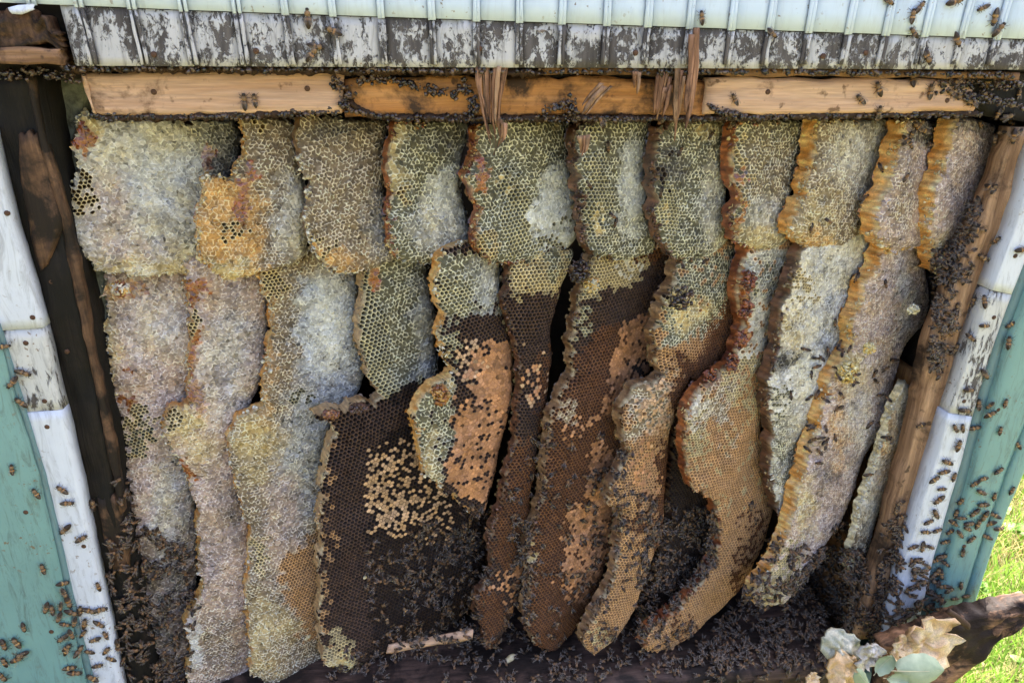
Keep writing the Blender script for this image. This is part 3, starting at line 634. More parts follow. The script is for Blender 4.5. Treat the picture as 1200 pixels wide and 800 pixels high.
    # ragged crumbs of torn wax along the cut (left and lower) edge
    if crust:
        mx = (us.min()+us.max())/2; VV = []; FF = []; CC = []
        okb = np.where(uu < np.interp(vv, [vs.min(), vs.max()], [us.min()+(us.max()-us.min())*.5]*2))[0]
        if len(okb) > 4:
            crc = {'amber': [(.66, .52, .24), (.60, .34, .10), (.70, .62, .42)], 'dark': [(.12, .05, .03), (.20, .10, .06), (.05, .03, .02)], 'red': [(.20, .05, .02), (.42, .18, .05), (.60, .45, .2)], 'brown': [(.25, .15, .08), (.45, .34, .18), (.12, .07, .04)], 'pale': [(.72, .66, .46), (.62, .5, .28), (.75, .72, .6)], 'tan': [(.5, .36, .18), (.4, .25, .12), (.6, .48, .26)]}[crustcol or edgecol]
            for q in range(crust):
                bi = okb[rng.integers(len(okb))]
                # crumbs gather in runs
                if noise(np.array([vv[bi]*40]), np.array([uu[bi]*10.]), seed+91)[0] < .40: continue
                base_ = frp[bi]-n*rng.random()*th*.5+DV*rng.normal(0, .001)+UZ*rng.normal(0, .001)
                m_ = rng.integers(4, 7); r_ = rng.uniform(.0008, .0032); ax1 = rng.normal(0, 1, 3); ax1 /= np.linalg.norm(ax1); ax2 = np.cross(ax1, rng.normal(0, 1, 3)); ax2 /= np.linalg.norm(ax2); nn = np.cross(ax1, ax2)
                st0 = len(VV); cc = np.array(crc[rng.integers(3)])*rng.uniform(.7, 1.15)
                for sgn in (-1, 1):
                    for w_ in range(m_):
                        an = w_/m_*2*math.pi; rr_ = r_*rng.uniform(.6, 1.25)
                        VV.append(base_+ax1*math.cos(an)*rr_+ax2*math.sin(an)*rr_+nn*sgn*r_*.14); CC.append(cc)
                FF.append(tuple(range(st0, st0+m_))[::-1]); FF.append(tuple(range(st0+m_, st0+2*m_)))
                for w_ in range(m_): FF.append((st0+w_, st0+(w_+1) % m_, st0+m_+(w_+1) % m_, st0+m_+w_))
            if FF:
                o = mesh('torn_wax_crumbs', VV, FF, M['waxcut'], root, col=np.clip(np.array(CC), 0, .85)); o['kind'] = 'stuff'
    combs.append(root)
    return root
# ---- upper row, left to right
comb('broad whitish grey capped honeycomb at the top left, widest of the top row',
     [(96, 128), (118, 137), (180, 140), (276, 138), (286, 160), (290, 240), (280, 300), (232, 322), (165, 327), (112, 318), (92, 300), (80, 262), (78, 225), (90, 195), (84, 165)], (90, 220), .035, 'cw',
     [('cg', (250, 175, 45, 45), .5), ('cp', (130, 240, 30, 40), .5), ('yl', [(84, 128), (120, 135), (118, 160), (98, 158)]), ('yl', (170, 312, 80, 14), .6), ('hn', (98, 165, 12, 22)), ('oy', (100, 225, 12, 30), .8), ('hn', (241, 186, 10, 13)), ('gk', (262, 190, 22, 22), .6), ('wh', (190, 200, 40, 40), .4), ('cp', (150, 290, 50, 16), .4)], th=.024, rot=5, edgecol='brown', crustcol='pale', seed=1, cs=.93)
comb('honey stained capped comb, second in the top row, with an orange lower left corner',
     [(284, 138), (352, 138), (358, 190), (366, 250), (364, 300), (345, 314), (310, 322), (264, 330), (246, 316), (233, 296), (231, 260), (238, 210), (276, 212), (286, 180)], (236, 260), .022, 'cb',
     [('or', [(228, 205), (292, 205), (312, 250), (310, 330), (228, 330)], .85), ('hn', (287, 235, 6, 30)), ('oy', (275, 268, 18, 14), .5), ('yl', (262, 318, 40, 12), .7), ('cw', (345, 255, 20, 45), .7), ('hn', (295, 200, 5, 22), .8), ('oy', (300, 150, 18, 12), .4)], th=.022, rot=-8, edgecol='amber', seed=2, cs=.95)
comb('brownish capped comb with fine pale ridges, third in the top row',
     [(352, 138), (464, 138), (456, 175), (452, 215), (458, 260), (470, 300), (440, 314), (385, 320), (366, 300), (355, 255), (362, 215), (350, 180)], (356, 230), .035, 'cb',
     [('oy', (376, 300, 20, 18), .4), ('or', (385, 308, 40, 12), .6), ('gk', (400, 150, 50, 14), .5), ('bl', (445, 270, 14, 35), .4), ('gk', (450, 160, 8, 25), .5)], rot=12, edgecol='brown', crustcol='pale', seed=3, cs=.96)
comb('greenish grey capped comb with yellow crumbs down its left edge, fourth in the top row',
     [(462, 142), (556, 138), (550, 175), (545, 215), (552, 260), (562, 296), (540, 308), (482, 310), (460, 296), (454, 262), (460, 225), (452, 190)], (455, 230), .035, 'cg',
     [('wh', (525, 232, 24, 34), .6), ('cw', (520, 270, 34, 28), .4), ('yl', (466, 180, 10, 40), .6), ('oy', (472, 225, 10, 12), .7), ('bl', (545, 200, 10, 60), .5), ('gk', (520, 160, 35, 12), .4)], rot=0, edgecol='red', crustcol='red', seed=4)
comb('capped comb with bright white patch and ragged brown left edge, fifth in the top row',
     [(562, 150), (590, 138), (676, 138), (672, 180), (680, 230), (684, 280), (662, 300), (620, 306), (568, 305), (556, 280), (560, 240), (545, 205), (560, 180)], (555, 220), .030, 'cg',
     [('wh', [(640, 205), (680, 195), (684, 285), (640, 296), (622, 270)], .85), ('og', (606, 262, 14, 38), .9), ('pi', (602, 215, 12, 18), .6), ('oy', (575, 290, 14, 12), .7), ('yl', (595, 212, 8, 6), .4), ('hn', (562, 205, 9, 22), .8), ('og', (640, 290, 26, 10), .5), ('yl', (650, 142, 20, 6), .7), ('pi', (660, 262, 8, 6), .7)], rot=4, edgecol='red', crustcol='red', seed=5)
comb('narrow greenish comb with dark open cells low on its left, sixth in top row',
     [(680, 150), (700, 137), (768, 138), (764, 180), (764, 230), (772, 270), (770, 296), (730, 306), (694, 302), (682, 270), (678, 220), (674, 180)], (680, 230), .032, 'cg',
     [('wh', (742, 225, 14, 50), .7), ('pi', (696, 245, 18, 45), .85), ('og', (692, 180, 12, 40), .5), ('yl', (700, 258, 8, 8), .4), ('pi', (712, 225, 9, 6), .8), ('pi', (745, 282, 9, 5), .8), ('bl', (760, 200, 6, 60), .5)], rot=-3, edgecol='dark', crustcol='dark', seed=6)
comb('dark greenish capped comb with blackish stains on its left edge, seventh in the top row',
     [(772, 150), (786, 138), (860, 137), (858, 180), (856, 225), (862, 285), (835, 300), (788, 303), (772, 280), (764, 240), (768, 190)], (768, 230), .032, 'cg',
     [('gk', (782, 200, 18, 18), .9), ('ok', (776, 205, 9, 18), .6), ('og', (780, 250, 14, 30), .8), ('yl', (780, 258, 8, 14), .3), ('cw', (838, 240, 16, 50), .4), ('yl', (830, 150, 22, 10), .4)], rot=-6, edgecol='dark', crustcol='dark', seed=7, gap=.021)
comb('pale yellow ridged capped comb with a dark spotted left edge, eighth in the top row',
     [(868, 138), (950, 137), (948, 175), (938, 215), (926, 255), (930, 285), (905, 295), (868, 292), (858, 270), (862, 220), (864, 175)], (860, 230), .034, 'cg',
     [('cb', (905, 200, 30, 60), .5), ('cw', (905, 260, 30, 30), .4), ('hn', (866, 230, 6, 50), .7), ('oy', (872, 200, 6, 50), .6), ('gk', (940, 200, 8, 60), .6), ('yl', (890, 278, 30, 12), .5)], rot=-5, edgecol='red', crustcol='red', seed=8, gap=.021)
comb('pale capped comb with an orange cut left edge, ninth in the top row',
     [(960, 140), (1052, 138), (1044, 185), (1030, 235), (1016, 278), (985, 292), (948, 290), (930, 280), (928, 262), (946, 230), (956, 180)], (940, 230), .034, 'cb',
     [('cw', (1010, 180, 36, 50), .45), ('yl', (960, 260, 26, 30), .5), ('or', (948, 282, 24, 10), .6), ('wh', (1030, 200, 10, 60), .4)], th=.024, rot=-8, edgecol='amber', seed=9, gap=.021, cs=.94)
comb('pinkish comb with bee covered top and orange cut left edge, tenth in top row',
     [(1062, 140), (1110, 138), (1112, 165), (1102, 215), (1090, 262), (1086, 292), (1040, 292), (1026, 284), (1026, 258), (1042, 210), (1052, 170)], (1040, 220), .036, 'cp',
     [('gk', (1088, 150, 26, 22), .7), ('cb', (1058, 230, 16, 50), .5)], th=.026, rot=-10, edgecol='amber', seed=10, gap=.021, cs=.92)
comb('narrow lilac grey comb tapering to a point at the right end of the top row',
     [(1118, 138), (1174, 142), (1170, 170), (1154, 215), (1138, 262), (1126, 290), (1106, 322), (1100, 318), (1096, 290), (1092, 262), (1100, 220), (1112, 175)], (1104, 220), .040, 'cp',
     [('gk', (1140, 145, 26, 10), .7), ('yl', (1102, 300, 12, 26), .7)], th=.024, rot=-12, edgecol='amber', seed=11, gap=.021, cs=.92, bulge=.006)
# ---- lower row, left to right
comb('pinkish grey capped comb at lower left, its foot dark and crowded with bees',
     [(120, 322), (150, 302), (236, 298), (240, 400), (236, 470), (230, 560), (238, 640), (232, 740), (215, 830), (196, 830), (176, 730), (158, 640), (146, 560), (140, 500), (126, 430), (124, 380)], (140, 500), .052, 'cp',
     [('or', (140, 338, 22, 9), .8), ('hn', (158, 340, 16, 6), .8), ('cw', (190, 380, 40, 40), .3), ('yl', (128, 400, 10, 60), .5), ('oy', (160, 508, 20, 34), .75), ('pi', (165, 515, 16, 22), .6), ('hn', (150, 470, 10, 10), .7), ('hn', (152, 430, 6, 5)), ('bl', (215, 560, 26, 80), .5), ('gk', (205, 700, 40, 90), .65), ('cw', (190, 600, 14, 50), .4)], rot=6, edgecol='brown', crustcol='pale', seed=21, cs=.94, wave=.004)
comb('long pinkish capped comb with torn amber streak, second of the lower row',
     [(215, 306), (240, 294), (306, 298), (322, 350), (318, 400), (312, 440), (300, 470), (290, 520), (296, 560), (304, 650), (306, 740), (300, 830), (216, 830), (222, 760), (214, 730), (236, 690), (232, 620), (222, 570), (205, 530), (190, 505), (196, 480), (224, 472), (216, 420), (222, 370)], (200, 500), .046, 'cp',
     [('hn', (232, 342, 14, 18)), ('hn', (222, 398, 14, 16)), ('hn', (222, 445, 13, 34)), ('hn', (232, 465, 12, 20)), ('yl', (212, 495, 22, 22), .8), ('oy', (198, 495, 10, 20), .8), ('oy', (224, 372, 10, 12), .8), ('yl', (240, 530, 20, 20), .4), ('bl', (285, 400, 30, 50), .25), ('cw', (262, 440, 26, 60), .3), ('gk', (275, 600, 22, 40), .35), ('cb', (250, 760, 30, 50), .5), ('wh', (226, 755, 8, 22), .6), ('hn', (220, 560, 8, 16), .5)], rot=4, edgecol='amber', crustcol='pale', seed=22, cs=.94, wave=.004)
comb('long comb with white frosted upper face and open cells near its foot, third below',
     [(303, 306), (330, 296), (424, 294), (424, 360), (426, 400), (432, 440), (418, 472), (392, 500), (386, 540), (386, 620), (388, 700), (388, 775), (340, 790), (322, 802), (292, 786), (288, 720), (292, 650), (288, 600), (276, 560), (268, 516), (282, 492), (308, 478), (306, 440), (318, 400), (322, 370), (312, 352)], (282, 560), .046, 'cb',
     [('bl', [(345, 330), (430, 320), (430, 480), (380, 560), (340, 520), (352, 430)], .8), ('wh', (385, 375, 30, 52), .7), ('bl', (352, 540, 26, 70), .7), ('cp', (330, 620, 22, 60), .5), ('yl', (300, 520, 26, 40), .55), ('oy', (318, 334, 18, 14), .7), ('pi', (352, 468, 5, 9)), ('or', (312, 410, 8, 70), .5), ('ot', [(372, 618), (344, 650), (330, 655), (330, 700), (350, 712), (358, 730), (345, 752), (376, 745)]), ('yl', (312, 755, 30, 40), .7), ('cb', (345, 770, 40, 30), .5), ('oy', (300, 650, 12, 20), .6)], rot=3, edgecol='amber', crustcol='pale', seed=23, cs=.94, wave=.004)
comb('big comb of dark brood cells with scattered pale cappings under a greenish capped lobe',
     [(432, 306), (450, 290), (504, 288), (512, 360), (512, 410), (520, 440), (548, 470), (572, 560), (574, 640), (560, 700), (540, 735), (500, 752), (452, 764), (425, 780), (404, 792), (378, 782), (376, 720), (374, 640), (378, 560), (392, 512), (388, 498), (372, 492), (374, 482), (412, 476), (448, 466), (430, 440), (422, 400), (426, 360)], (385, 600), .045, 'ok',
     [('og', [(420, 320), (520, 300), (525, 440), (480, 448), (452, 470), (418, 440)]), ('cg', [(450, 300), (525, 300), (530, 432), (480, 446), (455, 440), (452, 400), (444, 370), (440, 330)]), ('bl', (500, 380, 14, 66), .7), ('od', [(372, 470), (450, 470), (560, 440), (440, 520), (430, 620), (440, 690), (430, 770), (370, 790)]), ('og', (440, 400, 18, 46), .5), ('hn', (436, 324, 12, 12), .7), ('bd', (478, 575, 52, 58), .47), ('bd', (446, 572, 16, 48), .5), ('bd', (515, 620, 26, 22), .3), ('oy', (398, 770, 20, 26), .8), ('yl', (396, 782, 20, 14), .8), ('ot', (384, 640, 6, 150), .35)], th=.026, rot=14, edgecol='tan', seed=24, bulge=.009, crustcol='tan', cs=1.12)
comb('drooping comb with tan capped brood and pale ragged left lobe over the dark comb',
     [(510, 294), (540, 284), (590, 286), (592, 328), (596, 370), (606, 400), (604, 450), (598, 500), (588, 550), (572, 606), (560, 606), (540, 592), (520, 574), (500, 555), (492, 520), (484, 488), (498, 460), (510, 450), (516, 444), (530, 440), (514, 400), (518, 372), (508, 333)], (500, 500), .030, 'od',
     [('cg', [(505, 300), (600, 300), (600, 355), (560, 366), (520, 372)]), ('og', (530, 345, 24, 20), .6), ('bl', (575, 330, 20, 34), .7), ('og', (522, 400, 16, 40), .5), ('br', [(552, 415), (606, 395), (606, 470), (580, 480), (552, 450)], .87), ('br', [(528, 480), (560, 470), (600, 470), (590, 560), (570, 600), (530, 560)], .76), ('od', (565, 385, 30, 22), .8), ('cg', [(484, 450), (530, 448), (532, 480), (524, 520), (520, 575), (480, 560)], .9), ('yl', (520, 452, 16, 10), .6), ('bd', (550, 425, 14, 30), .35), ('yl', (505, 540, 12, 30), .5)], rot=10, edgecol='amber', cs=1.08, seed=25, bulge=.009, crustcol='pale')
comb('narrow twisting dark brown comb in the centre with yellowish capping only at its top',
     [(600, 301), (618, 282), (676, 276), (678, 296), (664, 332), (652, 380), (652, 430), (646, 480), (634, 530), (626, 590), (624, 650), (612, 700), (598, 745), (584, 764), (568, 758), (560, 720), (560, 696), (578, 680), (574, 640), (582, 600), (596, 545), (604, 500), (608, 450), (606, 400), (590, 366), (592, 333)], (595, 500), .052, 'od',
     [('oy', [(595, 290), (690, 290), (690, 335), (650, 345), (600, 345)], .9), ('cg', [(640, 290), (690, 290), (690, 330), (645, 330)], .6), ('br', (620, 450, 14, 20), .35), ('br', (600, 680, 12, 50), .55), ('om', (600, 590, 30, 80), .8), ('om', (572, 725, 16, 40)), ('om', (640, 470, 10, 60), .6), ('bd', (620, 470, 30, 80), .06)], rot=-4, edgecol='dark', cs=1.06, seed=26, bulge=.006, th=.018)
comb('tall dark brown comb right of centre with broken tan brood band down its middle',
     [(690, 298), (716, 282), (788, 276), (790, 306), (776, 370), (770, 410), (764, 450), (752, 490), (740, 540), (728, 600), (716, 650), (700, 700), (676, 745), (650, 762), (628, 758), (616, 735), (618, 690), (622, 640), (636, 590), (640, 540), (642, 490), (658, 455), (674, 440), (670, 400), (680, 352)], (640, 560), .045, 'om',
     [('od', [(670, 330), (800, 300), (790, 390), (720, 380), (670, 420)]), ('oy', [(676, 296), (730, 296), (770, 296), (752, 330), (715, 342), (690, 350)], .9), ('cw', (740, 312, 22, 14), .5), ('br', [(728, 380), (765, 370), (764, 430), (745, 480), (722, 490), (700, 478), (722, 440)], .82), ('br', (704, 560, 20, 44), .72), ('br', [(680, 590), (722, 570), (712, 650), (682, 705), (650, 720), (658, 650)], .75), ('br', (668, 500, 12, 26), .35), ('br', (690, 490, 20, 8), .4), ('cb', (662, 475, 12, 30), .5), ('og', (680, 370, 12, 30), .5), ('yl', (624, 640, 7, 10)), ('om', (640, 720, 30, 50)), ('ok', (752, 520, 14, 120), .4)], rot=2, edgecol='brown', cs=1.04, seed=27, bulge=.008, crustcol='dark')
comb('ragged comb with yellowish capped top and tan pointed foot beside the broad tan comb',
     [(796, 286), (820, 276), (868, 270), (866, 306), (852, 370), (830, 410), (806, 450), (792, 500), (786, 560), (780, 620), (764, 670), (744, 720), (722, 750), (700, 766), (684, 758), (686, 738), (708, 700), (724, 650), (734, 600), (716, 592), (720, 568), (738, 540), (728, 510), (734, 478), (750, 456), (776, 440), (766, 400), (772, 360), (790, 328)], (735, 540), .036, 'ot',
     [('cg', [(770, 290), (880, 290), (860, 380), (820, 400), (780, 410)], .75), ('og', (790, 340, 22, 50), .6), ('yl', (805, 370, 25, 16), .6), ('ok', (785, 350, 10, 12), .5), ('cb', [(725, 450), (785, 440), (775, 500), (740, 520)], .8), ('bd', (770, 480, 18, 40), .5), ('om', (800, 470, 14, 60), .8), ('br', (756, 560, 14, 50), .4), ('om', (750, 620, 14, 30), .5), ('ot', (730, 680, 20, 60)), ('om', (775, 600, 12, 80), .8), ('oy', (700, 745, 16, 16), .5)], rot=-12, edgecol='brown', seed=28, bulge=.008, crustcol='brown')
comb('broad tan open celled comb sweeping down left, with dark red upper left edge',
     [(884, 281), (905, 272), (942, 266), (936, 296), (922, 355), (908, 395), (900, 440), (898, 500), (904, 550), (910, 590), (900, 630), (880, 680), (852, 715), (820, 740), (785, 760), (765, 764), (752, 756), (758, 742), (790, 716), (820, 690), (842, 656), (846, 620), (838, 592), (812, 570), (804, 540), (800, 508), (804, 480), (820, 455), (850, 432), (866, 420), (872, 380), (868, 328)], (815, 540), .036, 'ot',
     [('cw', [(850, 290), (950, 285), (930, 360), (905, 410), (880, 430), (850, 430)], .7), ('cg', (905, 320, 26, 30), .5), ('pi', (885, 345, 8, 14), .5), ('hn', (872, 350, 7, 60), .7), ('hn', (830, 446, 30, 10), .6), ('cb', [(800, 455), (860, 425), (870, 480), (815, 510)], .7), ('oy', (880, 450, 30, 30), .6), ('oy', (860, 540, 50, 60), .25), ('om', (880, 660, 24, 60), .45), ('om', (800, 735, 40, 16), .4), ('cb', (850, 520, 16, 10), .4), ('br', (890, 445, 14, 20), .4), ('cw', (812, 480, 14, 26), .5), ('oy', (815, 510, 14, 30), .5)], rot=-6, edgecol='red', cs=1.04, seed=29, gap=.021, bulge=.008, crustcol='red', wave=.003)
comb('silvery grey capped comb with dark left edge, third from right in the lower row',
     [(948, 276), (965, 268), (1024, 264), (1020, 296), (1004, 360), (996, 400), (970, 440), (962, 480), (948, 530), (936, 570), (926, 596), (912, 600), (904, 560), (906, 500), (900, 450), (914, 420), (916, 370), (930, 323)], (912, 470), .044, 'cw',
     [('bl', (985, 380, 26, 60), .6), ('oy', (938, 330, 16, 20), .5), ('yl', (930, 380, 14, 26), .5), ('gk', (925, 420, 20, 14), .8), ('wh', (955, 440, 16, 20), .6), ('gk', (975, 425, 12, 20), .5), ('pi', (914, 470, 7, 30), .4), ('cg', (920, 540, 16, 50), .6), ('wh', (918, 590, 12, 12), .6)], rot=-9, edgecol='dark', seed=30, gap=.021, cs=.94, bulge=.008, crustcol='brown')
comb('long lilac grey capped comb with amber cut left edge and yellow wax lump',
     [(1040, 272), (1062, 266), (1090, 266), (1086, 296), (1096, 350), (1088, 380), (1066, 405), (1056, 440), (1040, 490), (1012, 550), (995, 600), (978, 632), (950, 670), (925, 700), (900, 712), (886, 708), (888, 696), (906, 664), (922, 628), (934, 590), (944, 545), (960, 505), (972, 470), (978, 440), (1000, 410), (1002, 380), (1020, 328), (1030, 296)], (960, 520), .040, 'cp',
     [('wh', (1060, 350, 10, 50), .2), ('cw', (1010, 480, 20, 60), .3), ('yl', (1000, 428, 16, 14)), ('yl', (945, 600, 12, 40), .5), ('or', (985, 500, 8, 60), .3), ('oy', (925, 660, 22, 26), .7), ('yl', (900, 690, 16, 24), .7), ('gk', (975, 560, 16, 12), .3)], rot=-14, edgecol='amber', seed=31, gap=.021, bulge=.008, th=.024, cs=.92)
comb('thin isolated strip of broken comb beside the right stud, rightmost of the lower row',
     [(1056, 456), (1064, 450), (1076, 452), (1070, 490), (1060, 530), (1044, 580), (1028, 630), (1018, 672), (1008, 684), (996, 684), (993, 674), (1000, 630), (1010, 590), (1026, 545), (1040, 500)], (1020, 560), .045, 'yl',
     [('cw', (1040, 540, 60, 150), .7), ('or', (1040, 520, 14, 60), .4), ('cb', (1010, 640, 16, 30), .5)], rot=-14, edgecol='pale', seed=32, bulge=.004, th=.012, crustcol='pale')
# combs deeper in, seen in the gaps
comb('dark comb set back in shadow between the ragged comb and the broad tan one',
     [(812, 420), (850, 405), (866, 400), (850, 480), (842, 600), (846, 680), (800, 740), (752, 750), (760, 680), (784, 600), (790, 520)], (770, 620), .085, 'ok', [('om', (830, 430, 30, 40), .9)], rot=0, edgecol='dark', seed=33, crust=0)
comb('brown comb glimpsed in the gap above the broad tan comb',
     [(812, 360), (850, 345), (892, 330), (878, 400), (850, 440), (812, 450), (800, 420)], (810, 400), .072, 'om', [], rot=0, edgecol='dark', seed=34, crust=0)
comb('grey bee covered comb at the back beside the yellow wax lump',
     [(975, 430), (1000, 400), (1012, 420), (1000, 470), (975, 560), (950, 620), (935, 560), (955, 490)], (940, 520), .075, 'gk', [], rot=0, edgecol='dark', seed=35, crust=0)
# loose lump of fresh yellow wax and thick drips
def wax_lump(px, py, rpx, Y, cols, seed, label, n=160, sz=(.0015, .004), name='wax_lump', cat='wax', asp=1.0):
    rr = np.random.default_rng(seed); VV = []; FF = []; CC = []; c0 = un(px, py, Y); r = rpx*.00095
    for q in range(n):
        d = rr.normal(0, 1, 3); d /= np.linalg.norm(d); p = c0+d*np.array([r, r*.6, r*asp])*rr.random()**.4
        k = rr.integers(4, 7); r_ = rr.uniform(*sz); a1 = rr.normal(0, 1, 3); a1 /= np.linalg.norm(a1); a2 = np.cross(a1, rr.normal(0, 1, 3)); a2 /= np.linalg.norm(a2); nn = np.cross(a1, a2)
        s0 = len(VV); cc = np.array(cols[rr.integers(len(cols))])*rr.uniform(.75, 1.1)
        for sg in (-1, 1):
            for w_ in range(k):
                an = w_/k*6.283; q_ = r_*rr.uniform(.6, 1.3); VV.append(p+a1*math.cos(an)*q_+a2*math.sin(an)*q_+nn*sg*r_*.25); CC.append(cc)
        FF.append(tuple(range(s0, s0+k))[::-1]); FF.append(tuple(range(s0+k, s0+2*k)))
        for w_ in range(k): FF.append((s0+w_, s0+(w_+1) % k, s0+k+(w_+1) % k, s0+k+w_))
    o = mesh(name, VV, FF, M['waxcut'], col=np.clip(np.array(CC), 0, .85)); tag(o, label, cat); return o
YW = [(.74, .58, .22), (.78, .68, .38), (.70, .46, .12)]; DKW = [(.05, .03, .025), (.10, .05, .03), (.03, .02, .018)]
wax_lump(994, 436, 15, .035, YW, 1, 'bright yellow fresh wax lump on the edge of the long lilac comb', 220)
wax_lump(1018, 408, 8, .035, YW, 2, 'small yellow wax crumble above the bright yellow lump', 80)
wax_lump(693, 334, 9, .045, [(.72, .50, .16), (.60, .34, .10), (.66, .6, .4)], 3, 'small yellow and orange wax crumb cluster between two middle combs', 80)
wax_lump(678, 318, 15, .045, DKW, 4, 'blackish clump of debris and bees under the fifth and sixth top combs', 160)
wax_lump(798, 350, 16, .03, DKW+[(.5, .38, .18)], 5, 'dark crumbly clump at the top of the ragged comb', 150)
wax_lump(1070, 362, 7, .045, [(.75, .7, .5), (.7, .6, .36)], 6, 'pale wax crumb on the right edge of the long lilac comb', 60)
wax_lump(1000, 680, 5, .04, YW, 7, 'crumbled foot of the thin isolated strip', 30)
wax_lump(142, 338, 9, .035, [(.7, .42, .1), (.75, .65, .5), (.3, .1, .03)], 8, 'honey smeared wax crumbs on top of the lower left comb', 90)
wax_lump(516, 462, 12, .03, [(.40, .16, .04), (.55, .30, .08), (.2, .06, .02)], 9, 'amber torn wax at the top of the drooping comb lobe', 110, asp=1.2)
wax_lump(492, 498, 7, .03, [(.45, .22, .06), (.62, .45, .2)], 10, 'amber torn wax at the left of the drooping comb lobe', 60, asp=1.8)
wax_lump(388, 486, 10, .032, [(.22, .07, .03), (.40, .18, .06), (.1, .04, .02)], 11, 'dark red torn wax on the shoulder of the big dark brood comb', 110, asp=.6)
wax_lump(420, 478, 12, .036, [(.12, .05, .03), (.07, .03, .02)], 12, 'blackish torn wax bridging to the greenish lobe', 110, asp=.5)
wax_lump(1104, 312, 9, .04, [(.55, .45, .2), (.3, .2, .1)], 13, 'ragged wax point below the rightmost top comb', 70, asp=2.0)
for k, (x, y) in enumerate([(878, 330), (874, 362), (868, 398), (858, 424), (832, 440)]): wax_lump(x, y, 9, .042, [(.22, .05, .02), (.34, .10, .03), (.09, .03, .02)], 30+k, ['highest', 'second', 'third', 'fourth', 'lowest'][k]+' of the dark red wax clots along the broad tan comb', 80, asp=1.5)

# ================================================================== BEES
def ell(c, r, nu, nv, colf, axis=0, taper=0):
    V = []; Cc = []; F = []
    for i in range(nu+1):
        a = math.pi*i/nu; x = -math.cos(a); s = math.sin(a)
        k = 1-taper*x
        for j in range(nv):
            b = 2*math.pi*j/nv
            V.append((c[0]+r[0]*x, c[1]+r[1]*s*k*math.cos(b), c[2]+r[2]*s*k*math.sin(b))); Cc.append(colf(x))
    for i in range(nu):
        for j in range(nv):
            F.append((i*nv+j, (i+1)*nv+j, (i+1)*nv+(j+1) % nv, i*nv+(j+1) % nv))
    return V, F, Cc
def bee_geo(hi=True, tone=0):
    V, F, Cc = [], [], []
    amber = [(.40, .19, .05), (.20, .105, .045), (.55, .30, .09)][tone]; dark = (.035, .021, .013)
    def add(g):
        o = len(V); V.extend(g[0]); F.extend([tuple(i+o for i in f) for f in g[1]]); Cc.extend(g[2])
    q = 2 if hi else 1
    def ab(x):
        if x < -.75: return dark
        return amber if (int((x+1)*4.5) % 2 == 0 and x > -.2) else dark
    add(ell((-.0040, 0, .0022), (.0046, .0025, .0023), 9 if hi else 5, 8 if hi else 5, ab, taper=-.25))
    add(ell((.0018, 0, .0026), (.0023, .0023, .0022), 5 if hi else 3, 8 if hi else 5, lambda x: (.20, .12, .055)))
    add(ell((.0047, 0, .0022), (.0013, .0018, .0015), 4 if hi else 2, 7 if hi else 4, lambda x: (.035, .025, .018)))
    if hi:
        for sx, dx in ((.003, .0035), (.0018, .0005), (.0008, -.004)):
            for s in (-1, 1):
                p = [(sx, s*.0012, .0018), (sx+dx*.5, s*.0034, .0026), (sx+dx, s*.0046, 0.0)]
                for a, b in ((0, 1), (1, 2)):
                    o = len(V); A = Vector(p[a]); B = Vector(p[b]); w_ = .00022 if a == 0 else .00016
                    for P_ in (A, B):
                        for k in range(3):
                            an = k*2.094; V.append(tuple(P_+Vector((math.cos(an)*w_*1.4, 0, math.sin(an)*w_*1.4)))); Cc.append((.05, .03, .02))
                    for k in range(3): F.append((o+k, o+(k+1) % 3, o+3+(k+1) % 3, o+3+k))
        for s in (-1, 1):            # antennae
            o = len(V); V.extend([(.0055, s*.0005, .003), (.0057, s*.0008, .003), (.0078, s*.0018, .0026)]); F.append((o, o+1, o+2)); Cc.extend([(.03, .02, .02)]*3)
    return V, F, Cc
def wing_geo(s, spread):
    pts = [(.0018, .0006), (0, .0015), (-.003, .0026), (-.0062, .0030), (-.0078, .0022), (-.0074, .0010), (-.004, .0002), (-.001, .0002)]
    V = []
    for x, y in pts:
        a = spread; X_ = x*math.cos(a)-y*math.sin(a); Y_ = x*math.sin(a)+y*math.cos(a)
        V.append((X_, s*Y_ if s > 0 else -Y_, .0044+.0006*(x/-.008)))
    return V
def build_tpl(tone):
    V, F, Cc = bee_geo(True, tone)
    b = mesh('bee', V, F, M['bee'], col=np.array(Cc), smooth=True, origin=False)
    me = b.data; bpy.data.objects.remove(b); return me
bee_me = [build_tpl(0), build_tpl(1), build_tpl(2)]
wing_me = {}
for sp in (0, 1):
    for s in (-1, 1):
        V = wing_geo(s, -(.1, .55)[sp]); o = mesh('wing', V, [tuple(range(8))], M['wing'], origin=False); wing_me[(sp, s)] = o.data; bpy.data.objects.remove(o)
bpy.context.view_layer.update()
dg = bpy.context.evaluated_depsgraph_get()
Oc = Vector(C0.tolist())
def hit(px, py):
    d = Vector(ray(px, py).tolist()).normalized()
    ok, loc, nor, idx, ob, mx = S.ray_cast(dg, Oc, d, distance=3)
    if not ok: return None
    if nor.dot(d) > 0: nor = -nor
    # gentler normal: blend with the direction to the outside
    return loc, nor, ob
def smooth_hit(px, py):
    hs = [hit(px+a, py+b) for a, b in ((0, 0), (3, 0), (-2, 2), (-2, -3))]
    if hs[0] is None: return None
    n = Vector((0, 0, 0))
    for h in hs:
        if h: n += h[1]
    n = (n+Vector((0, -.6, .1))).normalized()
    return hs[0][0], n
def frame(n, ang):
    t = n.cross(Vector((0, 0, 1)))
    if t.length < .1: t = Vector((1, 0, 0))
    t.normalize(); u = t.cross(n).normalized(); u = -u if u.z < 0 else u
    x = t*math.cos(ang)+u*math.sin(ang); y = n.cross(x)
    return Matrix(((x.x, y.x, n.x), (x.y, y.y, n.y), (x.z, y.z, n.z)))
nbee = 0
